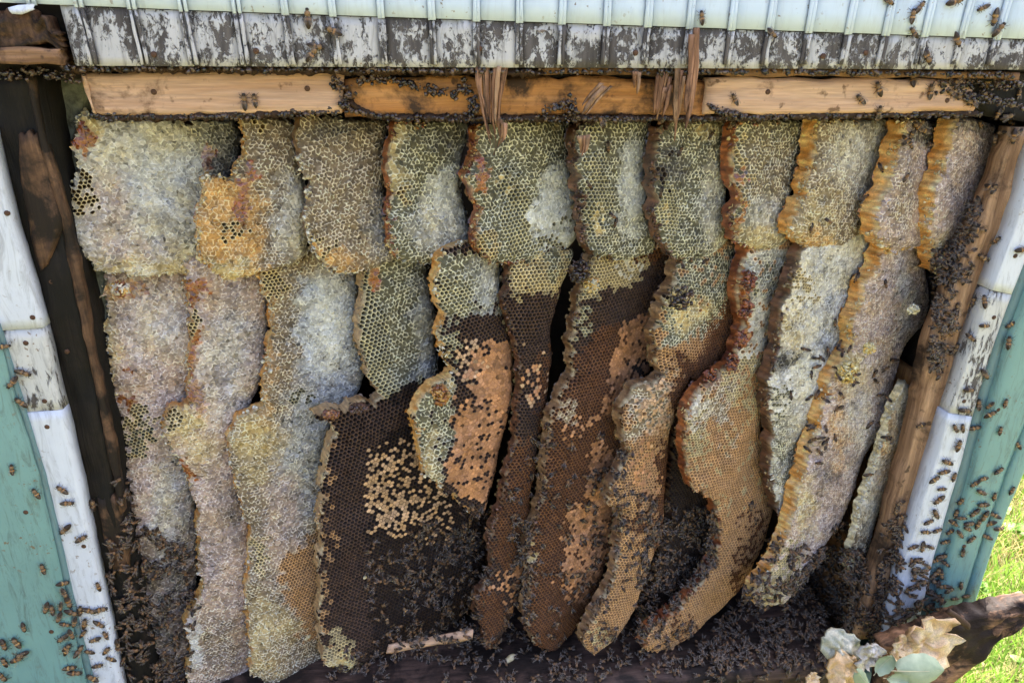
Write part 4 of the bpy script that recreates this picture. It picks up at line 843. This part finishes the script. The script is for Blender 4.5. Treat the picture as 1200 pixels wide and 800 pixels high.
def put_bee(px, py, label, group, ang=None, sc=1.0, spread=None, tone=None):
    global nbee
    h = smooth_hit(px, py)
    if h is None: return
    loc, n = h; ang = random.uniform(0, 6.28) if ang is None else math.radians(ang)
    R3 = frame(n, ang); o = bpy.data.objects.new('bee', bee_me[random.choice((0, 0, 1, 1, 2)) if tone is None else tone]); COL.objects.link(o)
    k = sc*random.uniform(.95, 1.32)
    o.matrix_world = Matrix.Translation(loc+n*.0002) @ R3.to_4x4() @ Matrix.Scale(k, 4)
    tag(o, label, 'bee', group)
    sp = (random.random() < .35) if spread is None else spread
    for s in (-1, 1):
        w_ = bpy.data.objects.new('wing', wing_me[(int(sp), s)]); COL.objects.link(w_); w_.parent = o
    nbee += 1
solo = [(361, 20, 90, 'lone honey bee on the pale blue siding left of centre at the top'), (822, 20, 80, 'lone honey bee on the siding just above the tall splinter'),
        (287, 118, 90, 'left of two dark bees close together on the left pine board'), (299, 117, 85, 'right of two dark bees close together on the left pine board'),
        (1007, 116, 40, 'bee crawling at mid height of the right pine board, left of its neighbour'), (1028, 103, 60, 'bee near the top edge of the right pine board'),
        (1089, 106, 80, 'bee standing upright on the right part of the right pine board'), (1068, 94, 90, 'dark bee on the top edge of the right pine board'), (860, 116, 60, 'dark bee at the left end of the right pine board'),
        (1029, 129, 80, 'dark bee at the lower edge of the right pine board'), (43, 576, 70, 'bee on the edge between the teal board and the white trim at the left'), (15, 548, 95, 'highest bee on the left teal siding'), (51, 664, 85, 'bee alone halfway down the left teal siding')]
for a in solo: put_bee(a[0], a[1], a[3], 'honey bees on the painted boards and beams' if False else None, a[2], 1.0)
def many(pts, label, group, sc=1.0):
    for p in pts: put_bee(p[0], p[1], label, group, None if len(p) < 3 else p[2], sc)
for q in [(389, 36, 'bee on the peeling siding a little below the lone left bee'), (372, 55, 'upper of two bees low on the peeling siding left of centre'), (367, 62, 'lower of two bees low on the peeling siding left of centre'), (1068, 18, 'lower bee of the upright pair on the blue siding at the right'), (1077, 8, 'upper bee of the upright pair on the blue siding at the right'), (1069, 38, 'bee just below the upright pair where the blue sheet ends'), (1150, 10, 'leftmost of three bees in the upper right corner of the siding'), (1163, 22, 'middle of three bees in the upper right corner of the siding'), (1171, 34, 'lowest of three bees in the upper right corner of the siding'), (1118, 2, 'bee at the top edge between the upright pair and the corner trio'), (1120, 48, 'bee on the peeling band below the corner trio'), (1040, 2, 'bee at the top edge left of the upright pair'), (1086, 68, 'bee at the bottom of the peeling siding near the right end'), (905, 40, 'bee at the lower edge of the blue sheet right of the tall splinter')]: put_bee(q[0], q[1], q[2], 'bees on the siding along the top', None)
many([(73, 572), (81, 588), (77, 619), (97, 629), (115, 685), (106, 590), (95, 713), (107, 714), (118, 730), (111, 748), (104, 762), (124, 742), (130, 770), (98, 740), (92, 760), (120, 712), (116, 778), (135, 755), (90, 786), (108, 792), (100, 728), (126, 760)], 'honey bee on the white trim at the lower left', 'bees on the lower left white trim')
many([(74, 682), (55, 711), (29, 734), (6, 754), (20, 750), (26, 765), (6, 773), (84, 780), (4, 791), (80, 756), (72, 710), (76, 694), (82, 704), (86, 716), (70, 722), (78, 730), (84, 742), (22, 770), (62, 712), (79, 760), (74, 746), (88, 728)], 'honey bee on the left teal siding or at its edge', 'bees on the left teal siding')
for q in [(5, 405, 'highest bee on the peeled trim length at the left edge'), (14, 448, 'bee at the left border of the peeled trim, second from its top'), (24, 470, 'lowest bee on the peeled trim length at the left edge'), (30, 436, 'bee in the middle of the peeled trim length at the left edge')]: put_bee(q[0], q[1], q[2], 'bees on the left peeled trim', None)
many([(1197, 292), (1155, 352), (1140, 396), (1153, 381), (1135, 456), (1130, 480), (1127, 500), (1142, 500), (1146, 472), (1118, 500), (1104, 552), (1098, 585), (1095, 600), (1088, 610), (1083, 622), (1095, 560), (1108, 540), (1122, 520), (1080, 640), (1074, 655), (1090, 640), (1070, 672), (1080, 680), (1062, 690), (1064, 712), (1078, 705), (1086, 662), (1068, 640), (1098, 620), (1102, 572), (1054, 705), (1060, 722)], 'honey bee on the white trim down the right side', 'bees on the right white trim')
many([(1183, 380), (1183, 400), (1153, 438), (1160, 475), (1177, 471), (1161, 484), (1171, 503), (1117, 557), (1150, 560), (1141, 566), (1170, 550), (1164, 580), (1193, 520), (1185, 573), (1126, 586), (1140, 600), (1135, 612), (1165, 602), (1152, 604), (1119, 612), (1112, 622), (1125, 625), (1155, 627), (1170, 618), (1106, 634), (1127, 647), (1120, 600), (1128, 606), (1145, 612), (1132, 618), (1105, 673), (1095, 680), (1125, 684), (1104, 650), (1102, 700), (1117, 700), (1130, 697), (1095, 655), (1110, 660), (1092, 694), (1088, 708), (1100, 712), (1112, 690), (1150, 590), (1158, 612), (1138, 630), (1148, 575), (1098, 668), (1106, 686), (1094, 672)], 'honey bee on the right teal siding', 'bees on the right teal siding')
def scatter(poly, n, label, group, sc=.95):
    xs = [p[0] for p in poly]; ys = [p[1] for p in poly]; k = 0; t = 0
    while k < n and t < n*30:
        t += 1; x = random.uniform(min(xs), max(xs)); y = random.uniform(min(ys), max(ys))
        if inpoly(np.array([x]), np.array([y]), poly)[0]: put_bee(x, y, label, group, sc=sc); k += 1
scatter([(1100, 96), (1195, 95), (1198, 160), (1170, 170), (1140, 140)], 22, 'dark bee in the crowd at the upper right corner of the hollow', 'bees crowding the upper right corner')
scatter([(1165, 200), (1180, 260), (1130, 400), (1090, 520), (1060, 640), (1030, 720), (1010, 720), (1050, 560), (1100, 400)], 24, 'bee on the bare right stud', 'bees on the bare right stud')
scatter([(1060, 140), (1110, 140), (1108, 180), (1060, 190)], 8, 'bee on the top of the tenth upper comb', 'bees on the tenth upper comb')
scatter([(600, 520), (700, 480), (760, 560), (720, 740), (600, 740)], 22, 'bee on the dark combs right of centre', 'bees on the dark central combs')
scatter([(420, 640), (550, 600), (560, 740), (440, 750)], 26, 'bee on the lower part of the big dark brood comb', 'bees on the big dark brood comb')
scatter([(860, 560), (930, 700), (1000, 690), (980, 640), (940, 660)], 12, 'bee on the lower right honeycombs', 'bees on the lower right combs')
# a mass of smaller bees nobody could count
lv, lf, lc = bee_geo(False, 1); lv = np.array(lv); lc = np.array(lc)
wv = []
for s in (-1, 1):
    g = wing_geo(s, -.12); wv.append([g[0], g[2], g[3], g[4], g[6]])
wv = np.array(wv)
MV, MF, MC, nV = [], [], [], 0; WV, WF = [], []
def mass(poly, n, lift=0.0, sc=1.02):
    global nV
    xs = [p[0] for p in poly]; ys = [p[1] for p in poly]; k = 0; t = 0
    X_ = np.random.default_rng(len(poly)*n).uniform(min(xs), max(xs), n*8); Y_ = np.random.default_rng(n+3).uniform(min(ys), max(ys), n*8)
    m = inpoly(X_, Y_, poly) & (fbm(X_/18, Y_/18, n) > .36); X_ = X_[m][:n]; Y_ = Y_[m][:n]
    for x, y in zip(X_, Y_):
        h = hit(x, y)
        if h is None or h[2].name.startswith('bee') or h[2].name.startswith('wing'): continue
        loc, nr, _ = h; nr = (nr+Vector((0, -.9, .25))).normalized()
        R3 = np.array(frame(nr, random.uniform(0, 6.28)))*(sc*random.uniform(.85, 1.1))
        b = np.array(loc)+np.array(nr)*random.uniform(0, lift)
        MV.append(lv@R3.T+b); MC.append(lc*np.array([.7, .62, .6])*random.uniform(.3, 1.6)); MF.append(np.array(nV)); nV += len(lv)
        for q in wv: WV.append(q@R3.T+b)
dens = [([(150, 600), (215, 640), (235, 700), (220, 800), (150, 800), (140, 720), (120, 640)], 230, .006),
        ([(120, 560), (160, 560), (200, 800), (140, 800)], 40, .002),
        ([(430, 640), (500, 610), (560, 620), (560, 745), (470, 755), (430, 700)], 330, .003),
        ([(540, 590), (575, 590), (570, 740), (540, 745)], 60, .002),
        ([(380, 790), (560, 745), (960, 720), (1000, 735), (960, 800), (380, 800)], 400, .006),
        ([(760, 580), (840, 600), (842, 660), (760, 740), (740, 740)], 430, .006),
        ([(850, 715), (900, 640), (1010, 640), (1040, 760), (960, 780), (800, 780)], 600, .010),
        ([(960, 640), (990, 600), (1000, 690), (1030, 700), (1030, 740), (960, 720), (930, 690)], 330, .006),
        ([(1040, 610), (1062, 600), (1050, 740), (1015, 740), (1030, 660)], 110, .004),
        ([(1090, 300), (1150, 230), (1130, 330), (1100, 440), (1088, 430), (1096, 360)], 260, .004),
        ([(1045, 640), (1090, 660), (1110, 720), (1040, 740)], 90, .004),
        ([(598, 600), (625, 600), (622, 740), (590, 740)], 70, .003),
        ([(575, 560), (650, 480), (720, 620), (700, 720), (620, 720)], 90, .001),
        ([(690, 560), (740, 520), (760, 640), (700, 740)], 90, .002),
        ([(940, 400), (1005, 360), (1010, 460), (950, 560)], 30, .002),
        ([(990, 440), (1045, 420), (1080, 350), (1060, 470), (1020, 560)], 12, .002),
        ([(910, 280), (1060, 150), (1140, 150), (1040, 400), (900, 480)], 12, .001),
        ([(640, 140), (860, 140), (860, 340), (700, 340)], 14, .001),
        ([(400, 760), (470, 740), (560, 740), (560, 760), (400, 790)], 60, .003)]
for p, n, l in dens: mass(p, n, l)
MV = [m for m in MV]; A_ = np.concatenate(MV); nb_ = len(MV); fa = np.array([i for f in lf for i in f]); ft = np.array([len(f) for f in lf])
li = (fa[None]+(np.arange(nb_)*len(lv))[:, None]).ravel(); lt = np.tile(ft, nb_)
root = mesh('bee_cluster', A_, (li, lt), M['bee'], col=np.concatenate(MC), smooth=True, origin=False)
tag(root, 'dense mass of dark honey bees covering the foot of the combs and the bottom plank', 'bees', None, 'stuff')
W_ = np.concatenate(WV); nw = len(WV)
o = mesh('bee_wings', W_, ((np.arange(nw*5)), np.full(nw, 5)), M['wing'], root, origin=False); o['kind'] = 'stuff'
print('bees', nbee, 'mass', nb_)

# ================================================================== GROUND AND GRASS
def gmat():
    m = NT('lawn_soil'); v = m.coord((1, 1, 1)); n = m.noise(v, 9, 6, .7); n2 = m.noise(v, 60, 4, .7)
    c = m.mix(m.ramp(n, [(.35, G3(0.)), (.65, G3(1.))]), (.12, .14, .03), (.26, .21, .10)); c = m.mix(.6, c, m.ramp(n2, [(.3, G3(.4)), (.7, G3(1.2))]), 'MULTIPLY')
    m.set('Base Color', c); m.set('Roughness', .9); m.bump(n2, .8, .01); return m.m
gx = np.array([-60, -3, 3, 60.]); V = [(x, y, 0) for x in (-80, 80) for y in (-80, 80)]
g = mesh('ground', V, [(0, 2, 3, 1)], gmat(), origin=False); tag(g, kind='structure')
gm = NT('grass_blades'); ga = gm.n('ShaderNodeVertexColor', layer_name='Col').outputs[0]; gm.set('Base Color', ga); gm.set('Roughness', .5)
gt = gm.n('ShaderNodeBsdfTranslucent', {'Color': ga}); gx_ = gm.n('ShaderNodeMixShader', {0: .45, 1: gm.b.outputs[0], 2: gt.outputs[0]})
gm.t.links.new(gx_.outputs[0], gm.t.nodes['Material Output'].inputs[0]); gv = gm.m
rg = np.random.default_rng(5)
def blades(n, x0, x1, y0, y1, seed, dryp=.22):
    x = rg.uniform(x0, x1, n); y = rg.uniform(y0, y1, n); k = fbm(x*4, y*4, seed) > .30; x = x[k]; y = y[k]; n = len(x)
    hgt = rg.uniform(.03, .085, n)*(.6+fbm(x*3, y*3, 8)); a = rg.uniform(0, 6.28, n); w_ = rg.uniform(.0008, .0024, n); ln = rg.uniform(.2, 1.1, n)*hgt; b = rg.uniform(0, 6.28, n)
    dx, dy = np.cos(a)*w_, np.sin(a)*w_; lx, ly = np.cos(b)*ln, np.sin(b)*ln; z = np.zeros(n)
    P = np.stack([np.stack([x-dx, y-dy, z], 1), np.stack([x+dx, y+dy, z], 1), np.stack([x+lx*.4+dx*.8, y+ly*.4+dy*.8, hgt*.6], 1), np.stack([x+lx*.4-dx*.8, y+ly*.4-dy*.8, hgt*.6], 1), np.stack([x+lx, y+ly, hgt], 1)], 1)
    base = np.arange(n)*5
    q = base[:, None]+np.array([0, 1, 2, 3])[None]; t = base[:, None]+np.array([3, 2, 4])[None]
    li = np.concatenate([q.ravel(), t.ravel()]); lt = np.concatenate([np.full(n, 4), np.full(n, 3)])
    dry = rg.random(n) < dryp+.3*(fbm(x*2.5, y*2.5, 15) > .55)
    c = np.where(dry[:, None], np.array([.42, .35, .15]), np.array([.20, .34, .045]))*rg.uniform(.6, 1.3, n)[:, None]
    return P.reshape(-1, 3), li, lt, np.repeat(c, 5, 0)
P, li, lt, c = blades(130000, .62, 3.2, -.5, 3.5, 3)
o = mesh('grass', P, (li, lt), gv, col=np.clip(c, 0, .8), origin=False); tag(o, 'sunlit green and straw coloured lawn grass beyond the right corner', 'grass', None, 'stuff')
P, li, lt, c = blades(25000, -2.5, 1.2, -2.5, -.1, 4, .75)  # unseen front grass, mostly dry so its bounce on the wall stays neutral
o = mesh('grass', P, (li, lt), gv, col=np.clip(c, 0, .8), origin=False); tag(o, 'grass growing at the foot of the shed wall in front', 'grass', None, 'stuff')
# broad weeds with rounded leaves
lm = simple('weed_leaf', (.13, .24, .05), (.22, .36, .09), 80, .45, .0008)
def leaf_mesh(n=10, wd=.5, cup=.2):
    V = []; F = []
    for i in range(n+1):
        t = i/n; w_ = wd*math.sin(math.pi*min(1, t*.92+.04))**.7*.5
        for j in (-1, -.5, 0, .5, 1): V.append((t, w_*j, cup*(j*j)*.3*w_/wd*2+.15*math.sin(t*3)-.0))
    for i in range(n):
        for j in range(4): F.append((i*5+j, (i+1)*5+j, (i+1)*5+j+1, i*5+j+1))
    return V, F
lvv, lff = leaf_mesh(8, .8, .4); proto = mesh('leaf', lvv, lff, lm, smooth=True, origin=False); lme = proto.data; bpy.data.objects.remove(proto)
def gpt(px, py, z=0.0):
    d = ray(px, py); t = (z-C0[2])/d[2]; return C0+t*d
for k, (px, py, nl, sz, lb) in enumerate([(1147, 692, 5, .032, 'broad leaved weed in the grass beside the right siding board'), (1190, 625, 5, .034, 'round leaved weed in the sunlit lawn at the right edge'), (1175, 600, 4, .025, 'small weed in the lawn near the right siding board'), (1196, 780, 4, .022, 'small weed in the grass below the charred plank tip')]):
    p = gpt(px, py, .03) if k < 4 else un(px, py, -.06)
    e = empty('weed', tuple(p)); tag(e, lb, 'weed')
    for q in range(nl):
        o = bpy.data.objects.new('leaf', lme); COL.objects.link(o); o.parent = e
        s = sz*random.uniform(.7, 1.2); o.scale = (s, s, s); o.rotation_euler = (random.uniform(-.3, .3), random.uniform(-.9, -.1), q*6.28/nl+random.uniform(-.4, .4)); 

# ================================================================== FOREGROUND AND LOOSE THINGS
# charred broken plank sticking out to the right
lg = slab('charred_plank', [(1040, 760, 1030, 850), (1072, 748, 1072, 840), (1100, 738, 1112, 806), (1128, 726, 1140, 785), (1160, 720, 1168, 758), (1190, 712, 1192, 738), (1212, 708, 1214, 728)], -.085, .028, M['log'], seed=200, rough=.005, edge=.0022, endj=.008, nacross=16, step=.004, fine=1.6)
tag(lg, 'charred broken dark plank with a pointed end jutting out to the right over the grass', 'plank')
sp = slab('splinter', [(1110, 718, 1114, 714), (1122, 728, 1126, 722), (1136, 738, 1138, 732)], -.098, .004, M['pine_orange'], seed=201, rough=.0006, nacross=3, step=.004)
tag(sp, 'short pale sliver of wood lying across the charred plank', 'splinter')
# wax chunks: curled jagged plates
def chunk(name, cx, cy, Y, r, cols, seed, label, tiltx=.4, tilty=.2, rotz=0.0, jag=.25, cup=.35, thick=.004, parent=None, aspect=1.0, cat='wax'):
    c = un(cx, cy, Y); rr = np.random.default_rng(seed); nr, na = 10, 40
    V = []; Cc = []
    for side in (0, 1):
        for i in range(nr+1):
            for j in range(na):
                a = j/na*2*math.pi; edge = 1+jag*(fbm(np.array([math.cos(a)*3+5.]), np.array([math.sin(a)*3+seed*1.]), seed)[0]-.5)*2+jag*.5*((fbm(np.array([math.cos(a)*14+5.]), np.array([math.sin(a)*14+seed*1.]), seed+6)[0]-.5)*2 if i == nr else 0)
                q = i/nr*edge; x = math.cos(a)*q*aspect; y = math.sin(a)*q
                z = cup*q*q+.40*(fbm(np.array([x*3+9]), np.array([y*3+9]), seed+1)[0]-.5)*2+.16*(fbm(np.array([x*12+9]), np.array([y*12+9]), seed+2)[0]-.5)
                V.append((x*r, y*r, z*r-side*thick)); t = fbm(np.array([x*3+2]), np.array([y*3+2]), seed+4)[0]
                k = np.clip((t-.3)/.4, 0, 1); Cc.append(np.array(cols[0])*(1-k)+np.array(cols[1])*k)
    N = (nr+1)*na; F = []
    for i in range(nr):
        for j in range(na):
            a, b, c_, d = i*na+j, i*na+(j+1) % na, (i+1)*na+(j+1) % na, (i+1)*na+j
            F.append((a, d, c_, b)); F.append((N+a, N+b, N+c_, N+d))
    for j in range(na): F.append((nr*na+j, N+nr*na+j, N+nr*na+(j+1) % na, nr*na+(j+1) % na))
    R3 = np.array(Matrix.Rotation(rotz, 3, 'Y') @ Matrix.Rotation(math.radians(90)-tiltx, 3, 'X') @ Matrix.Rotation(tilty, 3, 'Y'))
    Vw = np.array(V)@R3.T+c
    o = mesh(name, Vw, F, M['waxcut'] if parent is None or name != 'leaf' else M['waxcut'], parent, col=np.array(Cc), smooth=True)
    if parent is None: tag(o, label, cat)
    return o
cream = [(.56, .33, .14), (.80, .60, .34)]; whitew = [(.36, .36, .24), (.56, .52, .38)]
chunk('wax_chunk', 988, 760, -.10, .024, whitew, 3, 'pale rounded wax piece with torn right side, leftmost of the bottom right pile', tiltx=.3, tilty=-.3, rotz=.5, aspect=1.1, cup=-.3)
chunk('wax_chunk', 1082, 752, -.10, .034, cream, 5, 'jagged orange cream comb piece leaning on the charred plank', tiltx=.2, tilty=.1, rotz=-.4, jag=.45, aspect=1.35, cup=.3)
chunk('wax_chunk', 1052, 762, -.108, .018, cream, 15, 'small jagged cream comb fragment left of the big orange one', tiltx=.5, tilty=.3, rotz=.4, jag=.5)
chunk('wax_chunk', 996, 792, -.125, .028, [(.56, .34, .13), (.72, .52, .27)], 7, 'ribbed yellow orange wax piece at the bottom edge below the pale rounded one', tiltx=.5, tilty=0, rotz=.2, jag=.4, cup=-.4)
chunk('wax_chunk', 1018, 768, -.112, .020, [(.30, .26, .21), (.60, .55, .47)], 9, 'crumbly whitish wax fragment between the other pieces of the pile', jag=.5, tiltx=.1, cup=.2)
chunk('wax_chunk', 952, 796, -.11, .010, cream, 21, 'tiny yellow wax crumb at the bottom edge left of the pile', jag=.4)
# grey green leaves
def lmat(name, a, b, vein):
    m = NT(name); n = m.noise(m.coord((1, 1, 1)), 30, 4, .6); m.set('Base Color', m.ramp(n, [(.35, a), (.7, b)])); m.set('Roughness', .5); m.bump(m.noise(m.coord((1, 1, 1)), 200, 3), .4, .0004); return m.m
LM = lmat('grey_green_leaf', (.20, .26, .16), (.36, .41, .27), 0)
def bigleaf(px, py, Y, L, W, rot, label, roll=0.0, cup=.3, curl=.3):
    c = un(px, py, Y); root = empty('leaf', tuple(c)); V = []; F = []; n, m = 18, 10
    for side in (0, 1):
        for i in range(n+1):
            t = i/n; w_ = W*.5*math.sin(math.pi*min(1, max(0, t*.96+.02)))**.55
            for j in range(m+1):
                s = (j/m-.5)*2; V.append(((t-.5)*L, w_*s*(1+.04*math.sin(t*23)), cup*W*(s*s)*.5+curl*L*(t-.5)**2+.0006*math.sin(abs(s)*14+t*20)-side*.0007))
    k = m+1; N = (n+1)*k
    for i in range(n):
        for j in range(m):
            a = i*k+j; F.append((a, a+k, a+k+1, a+1)); F.append((N+a, N+a+1, N+a+k+1, N+a+k))
    R3 = Matrix.Rotation(rot, 3, 'Y') @ Matrix.Rotation(math.radians(62), 3, 'X') @ Matrix.Rotation(roll, 3, 'X')
    bl_ = mesh('blade', (np.array(V)@np.array(R3).T)+c, F, LM, root, smooth=True)
    V = []; F = []
    for i in range(15):
        t = i/14; r_ = W*.016*(1.2-t)
        for q in range(5):
            a = q*1.2566; V.append(((t-.62)*L*1.1, math.cos(a)*r_, math.sin(a)*r_+curl*L*(t-.5)**2+.0006))
    for i in range(14):
        for q in range(5): F.append((i*5+q, i*5+(q+1) % 5, (i+1)*5+(q+1) % 5, (i+1)*5+q))
    mesh('midrib', (np.array(V)@np.array(R3).T)+c, F, LMV, root, smooth=True)
    tag(root, label, 'leaf')
LMV = lmat('leaf_midrib', (.40, .38, .24), (.50, .44, .28), 0)
bigleaf(1082, 786, -.15, .066, .040, .10, 'large grey green leaf in front of the charred plank at the bottom right', cup=-.35, curl=-.25)
bigleaf(1036, 776, -.155, .030, .020, -1.0, 'small curled grey green leaf left of the large one', cup=.6, curl=.4)
bigleaf(1012, 796, -.15, .036, .020, .9, 'pale leaf edge at the very bottom of the wax pile', cup=-.5, curl=.2)
bigleaf(1050, 796, -.16, .032, .018, .3, 'narrow green leaf under the large one at the bottom edge', cup=.5, curl=.3)
# whitish grub like bees lying on the sill
wg = vcol('pale_grub', .45, 300, .2, .0003)
for px, py, s, an, lb in ((597, 772, 1.0, -20, 'pale yellowish grub lying on the bottom plank'), (427, 676, .55, 10, 'small whitish grub on the lower left of the dark brood comb'), (360, 746, .55, -25, 'pale grub on the open cells at the foot of the third lower comb')):
    h = hit(px, py)
    if h is None: continue
    V, F, Cc = ell((0, 0, .003), (.0105, .0048, .004), 12, 10, lambda x: (.52, .42, .22) if int((x+1)*6) % 2 else (.60, .52, .32), taper=.2)
    R3 = np.array(frame((h[1]+Vector((0, -.6, .2))).normalized(), math.radians(an)))
    o = mesh('grub', (np.array(V)*s)@R3.T+np.array(h[0]), F, wg, col=np.array(Cc), smooth=True); tag(o, lb, 'grub')
# fresh wax lump

def crumb_path(name, path, r, Y, seed, dens=26000, cols=((.030, .016, .011), (.075, .04, .025), (.014, .010, .008), (.11, .065, .04)), mat=None):
    rr = np.random.default_rng(seed); P = np.array([un(a, b, Y) for a, b in path]); seg = np.linalg.norm(np.diff(P, axis=0), axis=1); cum = np.concatenate([[0], np.cumsum(seg)])
    n = int(cum[-1]*r*dens*4)+40; VV = []; FF = []; CC = []
    for q in range(n):
        t = rr.random()*cum[-1]; c0 = np.array([np.interp(t, cum, P[:, k]) for k in range(3)]); wv_ = r*(.35+1.1*noise(np.array([t*90]), np.array([seed*1.]), seed)[0])
        d = rr.normal(0, 1, 3); d /= np.linalg.norm(d); p = c0+d*np.array([wv_, wv_*.45, wv_])*rr.random()**.45; p[1] = min(p[1], Y+.004)
        k = rr.integers(4, 7); r_ = rr.uniform(.0008, .0032); a1 = rr.normal(0, 1, 3); a1 /= np.linalg.norm(a1); a2 = np.cross(a1, rr.normal(0, 1, 3)); a2 /= np.linalg.norm(a2); nn = np.cross(a1, a2)
        s0 = len(VV); cc = np.array(cols[rr.integers(len(cols))])*rr.uniform(.7, 1.2)
        for sg in (-1, 1):
            for w_ in range(k):
                an = w_/k*6.283; q_ = r_*rr.uniform(.6, 1.3); VV.append(p+a1*math.cos(an)*q_+a2*math.sin(an)*q_+nn*sg*r_*.4); CC.append(cc)
        FF.append(tuple(range(s0, s0+k))[::-1]); FF.append(tuple(range(s0+k, s0+2*k)))
        for w_ in range(k): FF.append((s0+w_, s0+(w_+1) % k, s0+k+(w_+1) % k, s0+k+w_))
    return mesh(name, VV, FF, mat or M['waxcut'], None, col=np.array(CC))
for k, (pth, r) in enumerate([([(392, 96), (410, 110), (400, 128)], .007), ([(470, 95), (500, 104), (535, 112), (545, 96)], .005), ([(545, 100), (556, 120), (552, 138)], .007), ([(640, 128), (668, 120), (672, 136)], .008), ([(1100, 100), (1150, 96), (1200, 100)], .012), ([(1130, 112), (1165, 118), (1195, 125)], .010), ([(0, 88), (40, 84), (90, 90)], .008), ([(830, 122), (850, 132), (870, 135)], .005), ([(415, 95), (450, 92), (480, 98)], .006)]):
    o = crumb_path('propolis_lump', pth, r, -.012, 40+k)
    tag(o, ['dark propolis lump at the join of the left and middle boards', 'drooping dark propolis strand on the orange board', 'dark propolis lump left of the big splinter', 'knobbly grey brown propolis knot under the orange board', 'thick dark propolis mass in the upper right corner under the siding', 'dark propolis mass at the right end of the pale board', 'black propolis crust over the top of the left stud', 'small dark propolis smear at the left end of the right pine board', 'flat dark propolis crust on the top edge of the orange board'][k], 'propolis')

o = crumb_path('propolis_crumbs', [(112, 138), (300, 136), (385, 131), (420, 130), (450, 138), (600, 139), (820, 139), (960, 136), (1150, 134)], .0035, -.006, 60, 60000)
tag(o, 'brown wax and propolis crumbs along the underside of the pine boards', 'propolis')
o = crumb_path('propolis_crumbs', [(72, 80), (300, 81), (640, 84), (900, 84), (1190, 88)], .0028, -.026, 61, 50000)
tag(o, 'dark ragged crumbs hanging under the lower edge of the peeling siding', 'propolis')
